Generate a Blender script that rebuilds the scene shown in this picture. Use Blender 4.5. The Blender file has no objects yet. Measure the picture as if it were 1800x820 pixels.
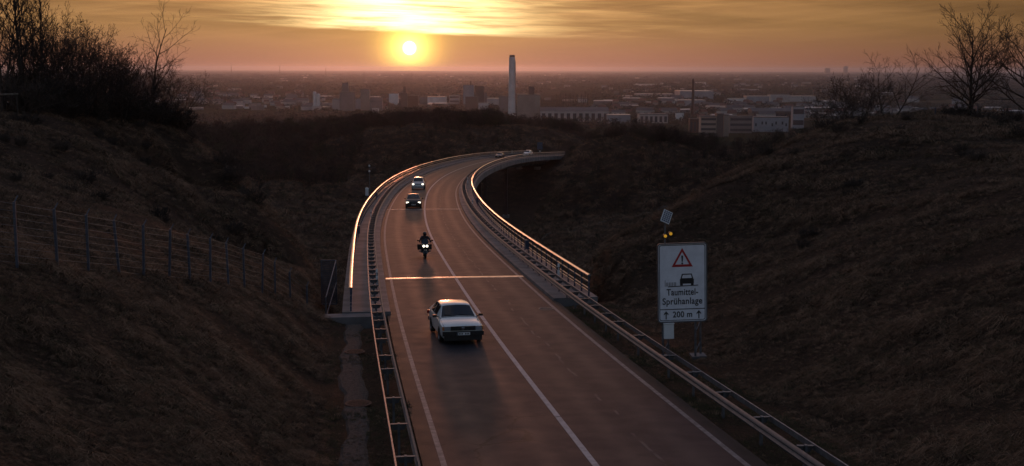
import bpy, bmesh, math, random
import numpy as np
from mathutils import Matrix, Vector
scene = bpy.context.scene
COL = scene.collection
R = math.radians
rng = np.random.default_rng(7)
random.seed(7)

# ------------------------------------------------------------------ camera
ZC = 92.0                                   # camera height above the plain
FPX, PITCH, ROLL = 2100.0, math.atan(289 / 2100.0), 0.0025
cam = bpy.data.cameras.new('camera')
cam.sensor_fit = 'HORIZONTAL'; cam.sensor_width = 36.0
cam.lens = 36.0 * FPX / 1800.0
cam.clip_start = 0.5; cam.clip_end = 200000.0
camo = bpy.data.objects.new('camera', cam); COL.objects.link(camo)
camo.matrix_world = Matrix.Translation((0, 0, ZC)) @ Matrix.Rotation(R(90) - PITCH, 4, 'X') @ Matrix.Rotation(ROLL, 4, 'Z')
scene.camera = camo

# ------------------------------------------------------------------ sun and sky
SUN_AZ, SUN_EL = R(-4.87), R(0.95)          # azimuth from +Y towards +X
SUN_DIR = Vector((math.sin(SUN_AZ) * math.cos(SUN_EL), math.cos(SUN_AZ) * math.cos(SUN_EL), math.sin(SUN_EL)))
sl = bpy.data.lights.new('sun', 'SUN'); sl.energy = 0.30; sl.angle = R(2.0); sl.color = (1.0, 0.31, 0.16)
so = bpy.data.objects.new('sun', sl); COL.objects.link(so)
so.rotation_euler = SUN_DIR.to_track_quat('Z', 'Y').to_euler(); so.location = (0, 0, 400)

world = bpy.data.worlds.new('World'); scene.world = world; world.use_nodes = True
nt = world.node_tree; nt.nodes.clear()
def nd(nt, typ, **kw):
    n = nt.nodes.new(typ)
    for k, v in kw.items(): setattr(n, k, v)
    return n
def setin(nt, n, key, v):
    if v is None: return
    if hasattr(v, 'is_output') or isinstance(v, bpy.types.NodeSocket): nt.links.new(v, n.inputs[key])
    else: n.inputs[key].default_value = v
def math_(nt, op, a, b=None, c=None, clamp=False):
    n = nd(nt, 'ShaderNodeMath', operation=op, use_clamp=clamp)
    setin(nt, n, 0, a); setin(nt, n, 1, b); setin(nt, n, 2, c)
    return n.outputs[0]
def vmath(nt, op, a, b=None, out=0):
    n = nd(nt, 'ShaderNodeVectorMath', operation=op)
    setin(nt, n, 0, a); setin(nt, n, 1, b)
    return n.outputs[out]
def mixc(nt, fac, a, b, blend='MIX'):
    n = nd(nt, 'ShaderNodeMix', data_type='RGBA', blend_type=blend)
    setin(nt, n, 0, fac); setin(nt, n, 6, a); setin(nt, n, 7, b)
    return n.outputs[2]
def smooth(nt, v, lo, hi, a=0.0, b=1.0):
    n = nd(nt, 'ShaderNodeMapRange', interpolation_type='SMOOTHSTEP')
    setin(nt, n, 0, v)
    for i, x in ((1, lo), (2, hi), (3, a), (4, b)): n.inputs[i].default_value = x
    return n.outputs[0]
def noise(nt, vec, scale, detail=4, rough=0.55, dist=0.0):
    n = nd(nt, 'ShaderNodeTexNoise')
    setin(nt, n, 'Vector', vec); n.inputs['Scale'].default_value = scale
    n.inputs['Detail'].default_value = detail; n.inputs['Roughness'].default_value = rough
    n.inputs['Distortion'].default_value = dist
    return n.outputs[0]
def scalec(nt, c, f):
    n = nd(nt, 'ShaderNodeVectorMath', operation='SCALE')
    setin(nt, n, 0, c); setin(nt, n, 3, f)
    return n.outputs[0]

def build_sky():
    sky = nd(nt, 'ShaderNodeTexSky', sky_type='NISHITA')
    sky.sun_disc = False; sky.sun_elevation = SUN_EL; sky.sun_rotation = SUN_AZ
    sky.altitude = 200; sky.air_density = 1.0; sky.dust_density = 3.0; sky.ozone_density = 1.5
    tc = nd(nt, 'ShaderNodeTexCoord')
    d = vmath(nt, 'NORMALIZE', tc.outputs['Generated'])
    sx = nd(nt, 'ShaderNodeSeparateXYZ'); nt.links.new(d, sx.inputs[0])
    el = math_(nt, 'MULTIPLY', math_(nt, 'ARCSINE', sx.outputs[2]), 180 / math.pi)      # degrees
    az = math_(nt, 'MULTIPLY', math_(nt, 'ARCTAN2', sx.outputs[0], sx.outputs[1]), 180 / math.pi)
    dot = vmath(nt, 'DOT_PRODUCT', d, tuple(SUN_DIR), out=1)
    th = math_(nt, 'MULTIPLY', math_(nt, 'ARCCOSINE', math_(nt, 'MINIMUM', dot, 0.9999999)), 180 / math.pi)
    def gauss(v, s):
        return math_(nt, 'EXPONENT', math_(nt, 'MULTIPLY', math_(nt, 'POWER', math_(nt, 'DIVIDE', v, s), 2.0), -1.0))
    def expo(v, s):
        return math_(nt, 'EXPONENT', math_(nt, 'MULTIPLY', math_(nt, 'DIVIDE', v, s), -1.0))
    # cirrus: streaks lying almost along the horizon, seen as thin veils lit by the sunset
    cv = nd(nt, 'ShaderNodeCombineXYZ')
    tilt = math_(nt, 'ADD', el, math_(nt, 'MULTIPLY', az, 0.035))
    nt.links.new(math_(nt, 'MULTIPLY', az, 0.10), cv.inputs[0]); nt.links.new(math_(nt, 'MULTIPLY', tilt, 1.05), cv.inputs[1])
    n1 = noise(nt, cv.outputs[0], 1.0, 6, 0.6, 0.6)
    cv2 = nd(nt, 'ShaderNodeCombineXYZ')
    tilt2 = math_(nt, 'SUBTRACT', el, math_(nt, 'MULTIPLY', az, 0.10))
    nt.links.new(math_(nt, 'MULTIPLY', az, 0.05), cv2.inputs[0]); nt.links.new(math_(nt, 'MULTIPLY', tilt2, 1.6), cv2.inputs[1])
    cv2.inputs[2].default_value = 7.3
    n2 = noise(nt, cv2.outputs[0], 1.0, 5, 0.65, 0.3)
    high = smooth(nt, el, 0.4, 3.0)
    streak = math_(nt, 'ADD', smooth(nt, n1, 0.32, 0.68, -0.5, 0.5), smooth(nt, n2, 0.42, 0.70, -0.25, 0.4))
    streak = math_(nt, 'MULTIPLY', streak, high)
    # twilight band: pink at the horizon, amber above it, fading to the Nishita dome higher up
    band = mixc(nt, smooth(nt, el, 0.0, 2.2), (0.40, 0.165, 0.100, 1), (0.465, 0.236, 0.086, 1))
    band = mixc(nt, smooth(nt, el, 3.0, 11.0), band, (0.30, 0.22, 0.17, 1))
    mult = math_(nt, 'ADD', math_(nt, 'MULTIPLY', gauss(th, 21.0), 0.90), 0.27)
    band = scalec(nt, band, mult)
    warm = math_(nt, 'ADD', 1.0, math_(nt, 'MULTIPLY', streak, 0.42))
    band = scalec(nt, band, warm)
    # aureole round the sun and the lit veil just above it
    g1 = scalec(nt, (1.0, 0.60, 0.05), math_(nt, 'MULTIPLY', gauss(th, 1.15), 1.5))
    g1 = vmath(nt, 'ADD', g1, scalec(nt, (1.0, 0.80, 0.35), math_(nt, 'MULTIPLY', expo(th, 0.42), 2.0)))
    g2 = scalec(nt, (1.0, 0.50, 0.04), math_(nt, 'MULTIPLY', gauss(th, 4.5), 0.20))
    azs = math_(nt, 'SUBTRACT', az, math.degrees(SUN_AZ))
    # the lit cirrus sheet above the sun ends in a ragged lower edge
    cv3 = nd(nt, 'ShaderNodeCombineXYZ')
    nt.links.new(math_(nt, 'MULTIPLY', az, 0.22), cv3.inputs[0]); nt.links.new(math_(nt, 'MULTIPLY', math_(nt, 'ADD', el, math_(nt, 'MULTIPLY', az, 0.03)), 4.2), cv3.inputs[1])
    n3 = noise(nt, cv3.outputs[0], 1.0, 5, 0.6, 0.4)
    edge = math_(nt, 'ADD', math_(nt, 'ADD', el, math_(nt, 'MULTIPLY', azs, 0.035)), math_(nt, 'MULTIPLY', math_(nt, 'SUBTRACT', n1, 0.5), 0.5))
    sheet = smooth(nt, edge, 1.60, 1.82)
    e2 = math_(nt, 'ABSOLUTE', math_(nt, 'SUBTRACT', el, 2.3))
    veil = math_(nt, 'MULTIPLY', math_(nt, 'MULTIPLY', gauss(math_(nt, 'ABSOLUTE', azs), 4.1), gauss(e2, 2.8)), sheet)
    veil = math_(nt, 'MULTIPLY', veil, smooth(nt, math_(nt, 'ADD', n3, math_(nt, 'MULTIPLY', n1, 0.6)), 0.50, 1.0, 0.45, 2.6))
    g3 = scalec(nt, (1.0, 0.80, 0.38), veil)
    sheet2 = math_(nt, 'MULTIPLY', math_(nt, 'MULTIPLY', gauss(math_(nt, 'ABSOLUTE', azs), 10.0), sheet), smooth(nt, n3, 0.40, 0.70, -0.04, 0.30))
    g3 = vmath(nt, 'ADD', g3, scalec(nt, (1.0, 0.62, 0.22), sheet2))
    disc = scalec(nt, (1.0, 0.90, 0.65), smooth(nt, th, 0.36, 0.12, 0.0, 9.0))
    up = smooth(nt, el, 2.5, 16.0)
    dome = scalec(nt, mixc(nt, 1.0, sky.outputs[0], (1.10, 0.93, 0.98, 1), 'MULTIPLY'), SKY_K)
    base = mixc(nt, up, band, dome)
    tot = vmath(nt, 'ADD', base, vmath(nt, 'ADD', vmath(nt, 'ADD', g1, g2), vmath(nt, 'ADD', g3, disc)))
    bg = nd(nt, 'ShaderNodeBackground'); setin(nt, bg, 0, tot); bg.inputs[1].default_value = 1.0
    out = nd(nt, 'ShaderNodeOutputWorld'); nt.links.new(bg.outputs[0], out.inputs[0])
SKY_K = 0.42
build_sky()

vs = scene.view_settings
vs.view_transform = 'Standard'; vs.look = 'None'; vs.exposure = 0.0; vs.gamma = 1.0; vs.use_curve_mapping = False
scene.render.engine = 'CYCLES'
cy = scene.cycles
cy.use_denoising = True
cy.max_bounces = 5; cy.diffuse_bounces = 2; cy.glossy_bounces = 3; cy.transmission_bounces = 4; cy.volume_bounces = 0
cy.transparent_max_bounces = 6; cy.caustics_reflective = False; cy.caustics_refractive = False
cy.sample_clamp_indirect = 4.0

# ------------------------------------------------------------------ helpers
def tag(o, label=None, cat=None, group=None, kind=None):
    if label: o['label'] = label
    if cat: o['category'] = cat
    if group: o['group'] = group
    if kind: o['kind'] = kind
    return o
def empty(name, loc=(0, 0, 0), rz=0.0):
    o = bpy.data.objects.new(name, None); COL.objects.link(o)
    o.location = loc; o.rotation_euler = (0, 0, rz); o.empty_display_size = 0.2
    return o
class MB:
    def __init__(s): s.v = []; s.f = []; s.mi = []; s.cur = 0
    def add(s, vs, fs):
        b = len(s.v); s.v.extend([tuple(map(float, v)) for v in vs])
        for f in fs: s.f.append(tuple(b + i for i in f)); s.mi.append(s.cur)
    def box(s, c, d, rz=0.0, taper=1.0):
        hx, hy, hz = d[0] / 2, d[1] / 2, d[2] / 2; cs, sn = math.cos(rz), math.sin(rz); P = []
        for z in (-1, 1):
            t = taper if z > 0 else 1.0
            for x, y in ((-1, -1), (1, -1), (1, 1), (-1, 1)):
                X, Y = x * hx * t, y * hy * t
                P.append((c[0] + X * cs - Y * sn, c[1] + X * sn + Y * cs, c[2] + z * hz))
        s.add(P, [(3, 2, 1, 0), (4, 5, 6, 7), (0, 1, 5, 4), (1, 2, 6, 5), (2, 3, 7, 6), (3, 0, 4, 7)])
    def obox(s, c, ax, ay, az):                   # oriented box from half-axis vectors
        c = Vector(c); ax = Vector(ax); ay = Vector(ay); az = Vector(az); P = []
        for z in (-1, 1):
            for x, y in ((-1, -1), (1, -1), (1, 1), (-1, 1)): P.append(c + ax * x + ay * y + az * z)
        s.add(P, [(3, 2, 1, 0), (4, 5, 6, 7), (0, 1, 5, 4), (1, 2, 6, 5), (2, 3, 7, 6), (3, 0, 4, 7)])
    def tube(s, pts, rad, n=6, cap=True):
        pts = [Vector(p) for p in pts]; m = len(pts); rad = rad if isinstance(rad, (list, tuple)) else [rad] * m
        rings = []; up = None
        for i, p in enumerate(pts):
            t = (pts[min(i + 1, m - 1)] - pts[max(i - 1, 0)]).normalized()
            if up is None:
                up = Vector((0, 0, 1)) if abs(t.z) < 0.9 else Vector((1, 0, 0))
            a = t.cross(up)
            if a.length < 1e-5: a = t.cross(Vector((0.3, 1, 0.2)))
            a.normalize(); b = a.cross(t); up = b
            rings.append([p + (a * math.cos(k * 2 * math.pi / n) + b * math.sin(k * 2 * math.pi / n)) * rad[i] for k in range(n)])
        V = [v for r in rings for v in r]; Fs = []
        for i in range(m - 1):
            for k in range(n):
                k2 = (k + 1) % n
                Fs.append((i * n + k, i * n + k2, (i + 1) * n + k2, (i + 1) * n + k))
        if cap: Fs.append(tuple(range(n - 1, -1, -1))); Fs.append(tuple((m - 1) * n + k for k in range(n)))
        s.add(V, Fs)
    def lathe(s, prof, n=16, c=(0, 0, 0), axis='Z'):
        V = []; Fs = []
        for r_, z in prof:
            for k in range(n):
                a = 2 * math.pi * k / n; x, y = r_ * math.cos(a), r_ * math.sin(a)
                V.append((c[0] + x, c[1] + y, c[2] + z) if axis == 'Z' else (c[0] + z, c[1] + x, c[2] + y))
        for i in range(len(prof) - 1):
            for k in range(n):
                k2 = (k + 1) % n; Fs.append((i * n + k, i * n + k2, (i + 1) * n + k2, (i + 1) * n + k))
        s.add(V, Fs)
    def sweep(s, rows, close=False):              # rows: list of equal-length point lists
        n = len(rows[0]); V = [p for r_ in rows for p in r_]; Fs = []
        for i in range(len(rows) - 1):
            for k in range(n if close else n - 1):
                k2 = (k + 1) % n
                Fs.append((i * n + k, i * n + k2, (i + 1) * n + k2, (i + 1) * n + k))
        s.add(V, Fs)
        if close:
            b = len(s.v) - len(V)
            s.f.append(tuple(b + k for k in range(n))); s.mi.append(s.cur)
            s.f.append(tuple(b + len(V) - 1 - k for k in range(n))); s.mi.append(s.cur)
    def build(s, name, m=None, parent=None, smooth_=False, angle=35, fix=False):
        me = bpy.data.meshes.new(name); me.from_pydata(s.v, [], s.f)
        for x in (m if isinstance(m, (list, tuple)) else [m]):
            if x is not None: me.materials.append(x)
        if any(s.mi): me.polygons.foreach_set('material_index', s.mi)
        if fix:
            bm = bmesh.new(); bm.from_mesh(me); bmesh.ops.recalc_face_normals(bm, faces=bm.faces); bm.to_mesh(me); bm.free()
        if smooth_:
            me.polygons.foreach_set('use_smooth', [True] * len(me.polygons)); me.set_sharp_from_angle(angle=R(angle))
        me.update()
        o = bpy.data.objects.new(name, me); COL.objects.link(o)
        if parent is not None: o.parent = parent
        return o
def copy_tree(o, parent=None):
    c = o.copy(); COL.objects.link(c); c.parent = parent
    for ch in list(o.children): copy_tree(ch, c)
    return c
def link_mesh(name, me, parent=None, mat=None):
    o = bpy.data.objects.new(name, me); COL.objects.link(o); o.parent = parent
    return o

# ------------------------------------------------------------------ materials
def mat(name, col, rough=0.7, metal=0.0, var=0.0, scale=3.0, bump=0.0, bscale=None, spec=0.5, col2=None, emit=None, estr=0.0, coat=0.0, object_var=0.0):
    m = bpy.data.materials.new(name); m.use_nodes = True; t = m.node_tree; b = t.nodes['Principled BSDF']
    b.inputs['Base Color'].default_value = (*col, 1); b.inputs['Roughness'].default_value = rough
    b.inputs['Metallic'].default_value = metal; b.inputs['Specular IOR Level'].default_value = spec
    if coat: b.inputs['Coat Weight'].default_value = coat; b.inputs['Coat Roughness'].default_value = 0.06
    if emit: b.inputs['Emission Color'].default_value = (*emit, 1); b.inputs['Emission Strength'].default_value = estr
    tc = nd(t, 'ShaderNodeTexCoord'); src = tc.outputs['Object']
    if var or col2 or object_var:
        nz = noise(t, src, scale, 5, 0.6)
        fac = smooth(t, nz, 0.3, 0.7)
        c2 = col2 if col2 else tuple(max(0.0, c * (1 - var)) for c in col)
        c1 = col if col2 else tuple(c * (1 + var) for c in col)
        cc = mixc(t, fac, (*c1, 1), (*c2, 1))
        if object_var:
            oi = nd(t, 'ShaderNodeObjectInfo')
            cc = scalec(t, cc, math_(t, 'ADD', 1 - object_var, math_(t, 'MULTIPLY', oi.outputs['Random'], 2 * object_var)))
        t.links.new(cc, b.inputs['Base Color'])
        rn = math_(t, 'ADD', rough - 0.06, math_(t, 'MULTIPLY', nz, 0.12), clamp=True)
        t.links.new(rn, b.inputs['Roughness'])
    if bump:
        bn = noise(t, src, bscale or scale * 8, 4, 0.6)
        bp = nd(t, 'ShaderNodeBump'); bp.inputs['Strength'].default_value = bump; bp.inputs['Distance'].default_value = 0.02
        t.links.new(bn, bp.inputs['Height']); t.links.new(bp.outputs[0], b.inputs['Normal'])
    return m
M = {}
M['concrete'] = mat('concrete', (0.19, 0.17, 0.165), 0.8, var=0.3, scale=0.7, bump=0.25, bscale=20)
M['concrete_dark'] = mat('concrete_dark', (0.13, 0.12, 0.12), 0.85, var=0.3, scale=0.5, bump=0.2, bscale=12)
M['galv'] = mat('galvanised_steel', (0.13, 0.128, 0.135), 0.56, 0.45, var=0.15, scale=4)
M['galv_dull'] = mat('galvanised_steel_dull', (0.17, 0.17, 0.18), 0.55, 0.6, var=0.25, scale=5)
M['joint'] = mat('joint_steel', (0.30, 0.28, 0.27), 0.36, 0.8, var=0.5, scale=2.5)
M['rail_paint'] = mat('painted_handrail', (0.36, 0.36, 0.37), 0.30, 0.75, var=0.12, scale=4)
M['blue_paint'] = mat('blue_grey_paint', (0.055, 0.075, 0.12), 0.5, 0.2, var=0.2, scale=3)
M['steel_red'] = mat('red_oxide_steel', (0.05, 0.022, 0.02), 0.7, 0.0, var=0.3, scale=0.8)
M['fence_post'] = mat('fence_post_steel', (0.095, 0.105, 0.135), 0.5, 0.5, var=0.2, scale=4)
M['wire'] = mat('fence_wire', (0.22, 0.21, 0.21), 0.45, 0.7)
M['white_paint'] = mat('white_line_paint', (0.40, 0.385, 0.385), 0.7, var=0.22, scale=5)
M['worn_paint'] = mat('worn_line_paint', (0.20, 0.19, 0.185), 0.7, var=0.35, scale=4)
M['white'] = mat('white_plastic', (0.75, 0.75, 0.74), 0.5, var=0.05, scale=2)
M['black'] = mat('black_plastic', (0.015, 0.015, 0.016), 0.45)
M['rubber'] = mat('tyre_rubber', (0.018, 0.018, 0.018), 0.8, var=0.2, scale=20)
M['dark_glass'] = mat('dark_glass', (0.012, 0.014, 0.018), 0.04, spec=0.8)
M['chrome'] = mat('chrome', (0.6, 0.6, 0.6), 0.15, 1.0)
M['rim'] = mat('wheel_rim', (0.30, 0.30, 0.31), 0.4, 0.8)
M['lamp_lens'] = mat('lamp_lens_unlit', (0.35, 0.37, 0.40), 0.12, 0.4)
M['headlight_on'] = mat('headlight_on', (0.9, 0.9, 0.85), 0.2, emit=(1.0, 0.90, 0.72), estr=2.6)
M['indicator'] = mat('amber_lens', (0.6, 0.2, 0.02), 0.25)
M['tail'] = mat('tail_lens', (0.30, 0.01, 0.01), 0.25)
M['rust'] = mat('rusty_iron', (0.12, 0.05, 0.03), 0.8, 0.2, var=0.4, scale=9, bump=0.4, bscale=30)
M['iron'] = mat('cast_iron', (0.16, 0.135, 0.12), 0.6, 0.4, var=0.35, scale=12, bump=0.4, bscale=40)
M['bark'] = mat('bark', (0.050, 0.036, 0.028), 0.9, var=0.4, scale=5, bump=0.4, bscale=25)
M['twig'] = mat('twig', (0.052, 0.036, 0.028), 0.9, var=0.3, scale=2)
M['bud'] = mat('bud_cluster', (0.045, 0.034, 0.020), 0.85, var=0.3, scale=3)
M['shrub'] = mat('shrub_twig', (0.050, 0.034, 0.026), 0.9, var=0.35, scale=0.6, object_var=0.35)
M['wood_crown'] = mat('winter_crown', (0.040, 0.025, 0.019), 0.95, var=0.5, scale=0.22, object_var=0.4)
M['wood_green'] = mat('budding_crown', (0.030, 0.027, 0.013), 0.95, var=0.4, scale=0.25, object_var=0.35)
M['far_tree'] = mat('distant_foliage', (0.045, 0.038, 0.028), 0.95, var=0.4, scale=0.02, object_var=0.4)
# ------------------------------------------------------------------ road alignment (s along the road, o to the right, h up)
_hk = np.linspace(0, 300, 14); _hv = np.array([-0.14231, -0.1269, -0.11916, -0.09412, -0.0698, -0.05032, -0.01609, 0.01342, 0.05046, 0.07971, 0.10608, 0.14886, 0.22351, 0.31412])
_sk = np.linspace(0, 300, 8); _sv = np.array([-0.05756, -0.05163, -0.04729, -0.0433, -0.04048, -0.04211, -0.04703, -0.05488])
def _cub(k, v, s):
    m = np.gradient(v, k); h = k[1] - k[0]; s2 = np.clip(s, k[0], k[-1])
    i = np.clip(((s2 - k[0]) / h).astype(int), 0, len(k) - 2); t = (s2 - k[i]) / h
    return (2*t**3-3*t**2+1)*v[i] + (t**3-2*t**2+t)*h*m[i] + (-2*t**3+3*t**2)*v[i+1] + (t**3-t**2)*h*m[i+1]
RS = np.arange(-70, 430.01, 1.0)
_hd = _cub(_hk, _hv, RS) + 0.0036 * np.clip(RS - 300, 0, 200)
_sl = _cub(_sk, _sv, RS)
def _cum(a):
    c = np.concatenate([[0], np.cumsum((a[:-1] + a[1:]) / 2)]); return c - c[70]
RX, RY, RZ = 0.6684 + _cum(np.sin(_hd)), 38.931 + _cum(np.cos(_hd)), ZC - 10.4283 + _cum(_sl)
def rp(s, o=0.0, h=0.0):
    a = float(np.interp(s, RS, _hd))
    return Vector((float(np.interp(s, RS, RX)) + math.cos(a) * o, float(np.interp(s, RS, RY)) - math.sin(a) * o, float(np.interp(s, RS, RZ)) + h))
def rh(s): return float(np.interp(s, RS, _hd))
def rt(s):
    a = rh(s); return Vector((math.sin(a), math.cos(a), float(np.interp(s, RS, _sl)))).normalized()
def rn(s):
    a = rh(s); return Vector((math.cos(a), -math.sin(a), 0))
def to_road(x, y):                       # nearest road station and signed offset, vectorised
    x = np.asarray(x, float).ravel(); y = np.asarray(y, float).ravel()
    so_ = np.empty_like(x); oo = np.empty_like(x); st = RS[::4]; ax, ay = RX[::4], RY[::4]
    for i in range(0, len(x), 20000):
        X, Y = x[i:i+20000, None], y[i:i+20000, None]
        j = ((X - ax)**2 + (Y - ay)**2).argmin(1); s0 = st[j]
        for _ in range(3):
            a = np.interp(s0, RS, _hd)
            dx = X[:, 0] - np.interp(s0, RS, RX); dy = Y[:, 0] - np.interp(s0, RS, RY)
            s0 = np.clip(s0 + dx * np.sin(a) + dy * np.cos(a), RS[0], RS[-1])
        a = np.interp(s0, RS, _hd); dx = X[:, 0] - np.interp(s0, RS, RX); dy = Y[:, 0] - np.interp(s0, RS, RY)
        so_[i:i+20000] = s0; oo[i:i+20000] = dx * np.cos(a) - dy * np.sin(a)
    return so_, oo
_F = np.array([0, math.cos(PITCH), -math.sin(PITCH)]); _U = np.array([0, math.sin(PITCH), math.cos(PITCH)])
def at(px, py, d):                       # survey: the place d metres ahead seen at that spot of the photograph
    u, v = px - 900.0, py - 410.0
    u, v = u + v * ROLL, v - u * ROLL
    k = _F + np.array([1.0, 0, 0]) * u / FPX - _U * v / FPX
    k = k / k[1] * d
    return Vector((k[0], k[1], k[2] + ZC))

# ------------------------------------------------------------------ terrain: survey points and a thin-plate surface through them
CP = []
def cp(*p): CP.append(tuple(p))
FENCE = [(-60, 452, 31.0), (30, 462, 32.5), (101, 468, 34.2), (156, 476, 36), (210, 485, 37.9), (253, 486, 39.6), (298, 489, 41.6), (334, 491, 43.3),
         (370, 496, 45.1), (402, 502, 46.8), (430, 509, 48.4), (461, 515, 50.2), (484, 520, 51.7), (511, 531, 53.5), (540, 540, 55.2), (573, 548, 57.2)]
CREST_R = ZC - 4.3
for s in range(-70, 25, 8):
    zr = rp(s).z
    for o in (6.6, 8.0): cp(*rp(s, o, -0.05))
    oc = 7.8 + (CREST_R - zr) / 0.43
    for fr in (0.25, 0.5, 0.75): 
        o = 7.8 + (oc - 7.8) * fr; cp(*rp(s, o, (o - 7.8) * 0.43 + 0.15))
    p = rp(s, oc + 1.0); cp(p.x, p.y, CREST_R - 0.25)
    p = rp(s, oc + 10); cp(p.x, p.y, CREST_R + 0.2)
    p = rp(s, oc + 40); cp(p.x, p.y, CREST_R + 0.2)
    if s < 15:
        cp(*rp(s, -6.3, -0.25)); cp(*rp(s, -7.0, -0.1))
for e in [(1062, 440, 66), (1085, 416, 70), (1150, 407, 74), (1185, 393, 77), (1240, 355, 80), (1300, 318, 84), (1400, 254, 92), (1480, 236, 99)]:
    p = at(*e); cp(*p)
    cp(p.x + 0.5, p.y + 9, p.z - 4.5); cp(p.x, p.y + 24, p.z - 14)
for e in [(1700, 232, 88), (1565, 238, 93), (1800, 228, 84)]: cp(*at(*e))
for x, y, z in [(40, 75, -4.5), (50, 75, -4.5), (40, 98, -5.2), (50, 95, -5), (30, 103, -6.2), (60, 85, -4.8), (60, 105, -6)]: cp(x, y, z + ZC)
for x, y, z in [(-42, 82, -3.0), (-55, 82, -3.2), (-36, 90, -3.6), (-45, 95, -4.2), (-58, 97, -4.6), (-29, 98, -5), (-75, 80, -3.4), (-75, 100, -4.5), (-34, 104, -7), (-40, 70, -3.0), (-50, 62, -3.2), (-60, 50, -3.0), (-35, 50, -4.2)]: cp(x, y, z + ZC)
for x, y, z in [(30, 118, -8), (45, 120, -6), (70, 125, -8), (45, 150, -22), (80, 165, -26), (120, 150, -14), (110, 90, -5), (110, 20, -4.5), (110, -60, -4)]: cp(x, y, z + ZC)
# left: foot of the slope, fence line, terrace and hill behind it
for e in FENCE: cp(*at(*e))
for i, e in enumerate(FENCE[:13]):
    p = at(*e); q = rp(float(to_road([p.x], [p.y])[0][0]), -6.9, -0.1)
    cp(*((Vector(p) + q) / 2 + Vector((0, 0, 0.15))))
for s in (-70, -55, -40, -25): 
    cp(*rp(s, -10.5, 2.2)); cp(*rp(s, -15, 4.6)); cp(*rp(s, -24, 4.6)); cp(*rp(s, -45, 5.5)); cp(*rp(s, -90, 6))
for e in [(0, 400, 44), (101, 410, 44), (220, 425, 47), (330, 440, 52), (450, 462, 58), (520, 490, 61),
          (0, 330, 55), (100, 335, 58), (200, 345, 64), (300, 360, 69), (380, 380, 72), (450, 410, 71), (500, 438, 69), (540, 472, 66), (200, 290, 71), (280, 300, 77), (340, 310, 80), (400, 330, 79.5), (440, 365, 76), (250, 255, 83), (330, 265, 88), (370, 290, 86.5),
          (0, 245, 66), (100, 248, 70), (200, 252, 77), (0, 196, 76), (100, 200, 80), (200, 212, 87), (290, 226, 94), (-150, 205, 70), (-150, 300, 50)]:
    cp(*at(*e))
for e in [(325, 216, 99), (345, 240, 95), (385, 278, 90), (415, 305, 86), (450, 345, 80), (490, 392, 75), (530, 440, 70), (556, 478, 67)]:
    p = at(*e); cp(*p); cp(p.x + 0.5, p.y + 10, p.z - 5.0); cp(p.x + 1, p.y + 26, p.z - 15)
for x, y, z in [(-60, 110, -5), (-60, 140, -18), (-100, 120, -4), (-100, 160, -20), (-40, 130, -16), (-150, 90, -3), (-150, 160, -18), (-110, 20, -2), (-150, -60, -2),
                # abutment slope and valley floor
                (-3.5, 70, -15.5), (-5, 82, -22), (-7, 96, -29), (-14, 70, -17), (6, 78, -19), (9, 90, -26), (-22, 80, -20), (-22, 100, -28),
                (-9, 115, -33), (-11, 140, -35.5), (-11, 190, -36), (-9, 240, -36.5), (-35, 170, -35.5), (-45, 220, -36), (-70, 200, -34), (-110, 220, -30),
                (-60, 265, -35), (-35, 280, -34.5), (-14, 280, -36.5), (15, 150, -35), (30, 190, -35.5), (30, 240, -36.5), (55, 230, -35), (85, 240, -32), (10, 270, -37), (-2, 300, -36.5),
                (45, 275, -35), (25, 285, -35.5), (-6, 297, -36.5), (2, 297, -36.5), (6, 307, -35.2), (12, 296, -36), (20, 297, -35.2), (-2, 312, -34.5), (-12, 302, -36.5), (6, 286, -37), (30, 298, -34), (9, 318, -31),
                # grass hump in the valley, bluff, wooded ridge beyond
                (-52, 310, -31.5), (-75, 320, -31), (-38, 305, -33.5), (-110, 320, -29), (-150, 330, -27),
                (-90, 380, -28), (-140, 390, -26.5), (-110, 430, -26), (-160, 440, -25), (-60, 430, -23.5), (-75, 400, -27),
                (-48, 352, -27), (-46, 372, -21), (-40, 378, -19.2), (-32, 378, -18.0), (-25, 382, -18.6), (-36, 350, -28), (-24, 352, -27),
                (-60, 365, -27), (-30, 420, -20), (-8, 425, -20), (-20, 460, -22), (-5, 390, -21.5), (0, 412, -19.0), (8, 420, -20.5),
                (20, 400, -22.5), (10, 372, -23.2), (-6, 352, -24.5), (25, 440, -23), (-18, 335, -28),
                # right hill beside the bridge end
                (15, 328, -25), (17, 337, -22.0), (22, 342, -20.3), (30, 347, -19.3), (42, 345, -20.5), (55, 335, -22.8), (60, 320, -23), (72, 305, -20.8), (95, 300, -19.5), (30, 372, -22.5), (60, 370, -25),
                (16, 310, -31.5), (22, 318, -27), (32, 312, -29), (45, 300, -31), (60, 285, -31), (80, 270, -29), (120, 290, -18), (150, 240, -20), (130, 200, -20),
                (45, 372, -27.0), (70, 400, -30), (110, 380, -26), (170, 330, -22)]: cp(x, y, z + ZC)
for x in (-420, -300, -200, -100, 0, 100, 200, 300, 420):
    for y, z in ((520, -34), (620, -62), (760, -90), (860, -96)): cp(x, y, z + ZC - (0 if abs(x) < 250 else 6))
for y in (-70, 40, 150, 300, 420):
    for x in (-420, -280, 280, 420): cp(x, y, ZC - (3 if y < 120 else 24))
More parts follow.
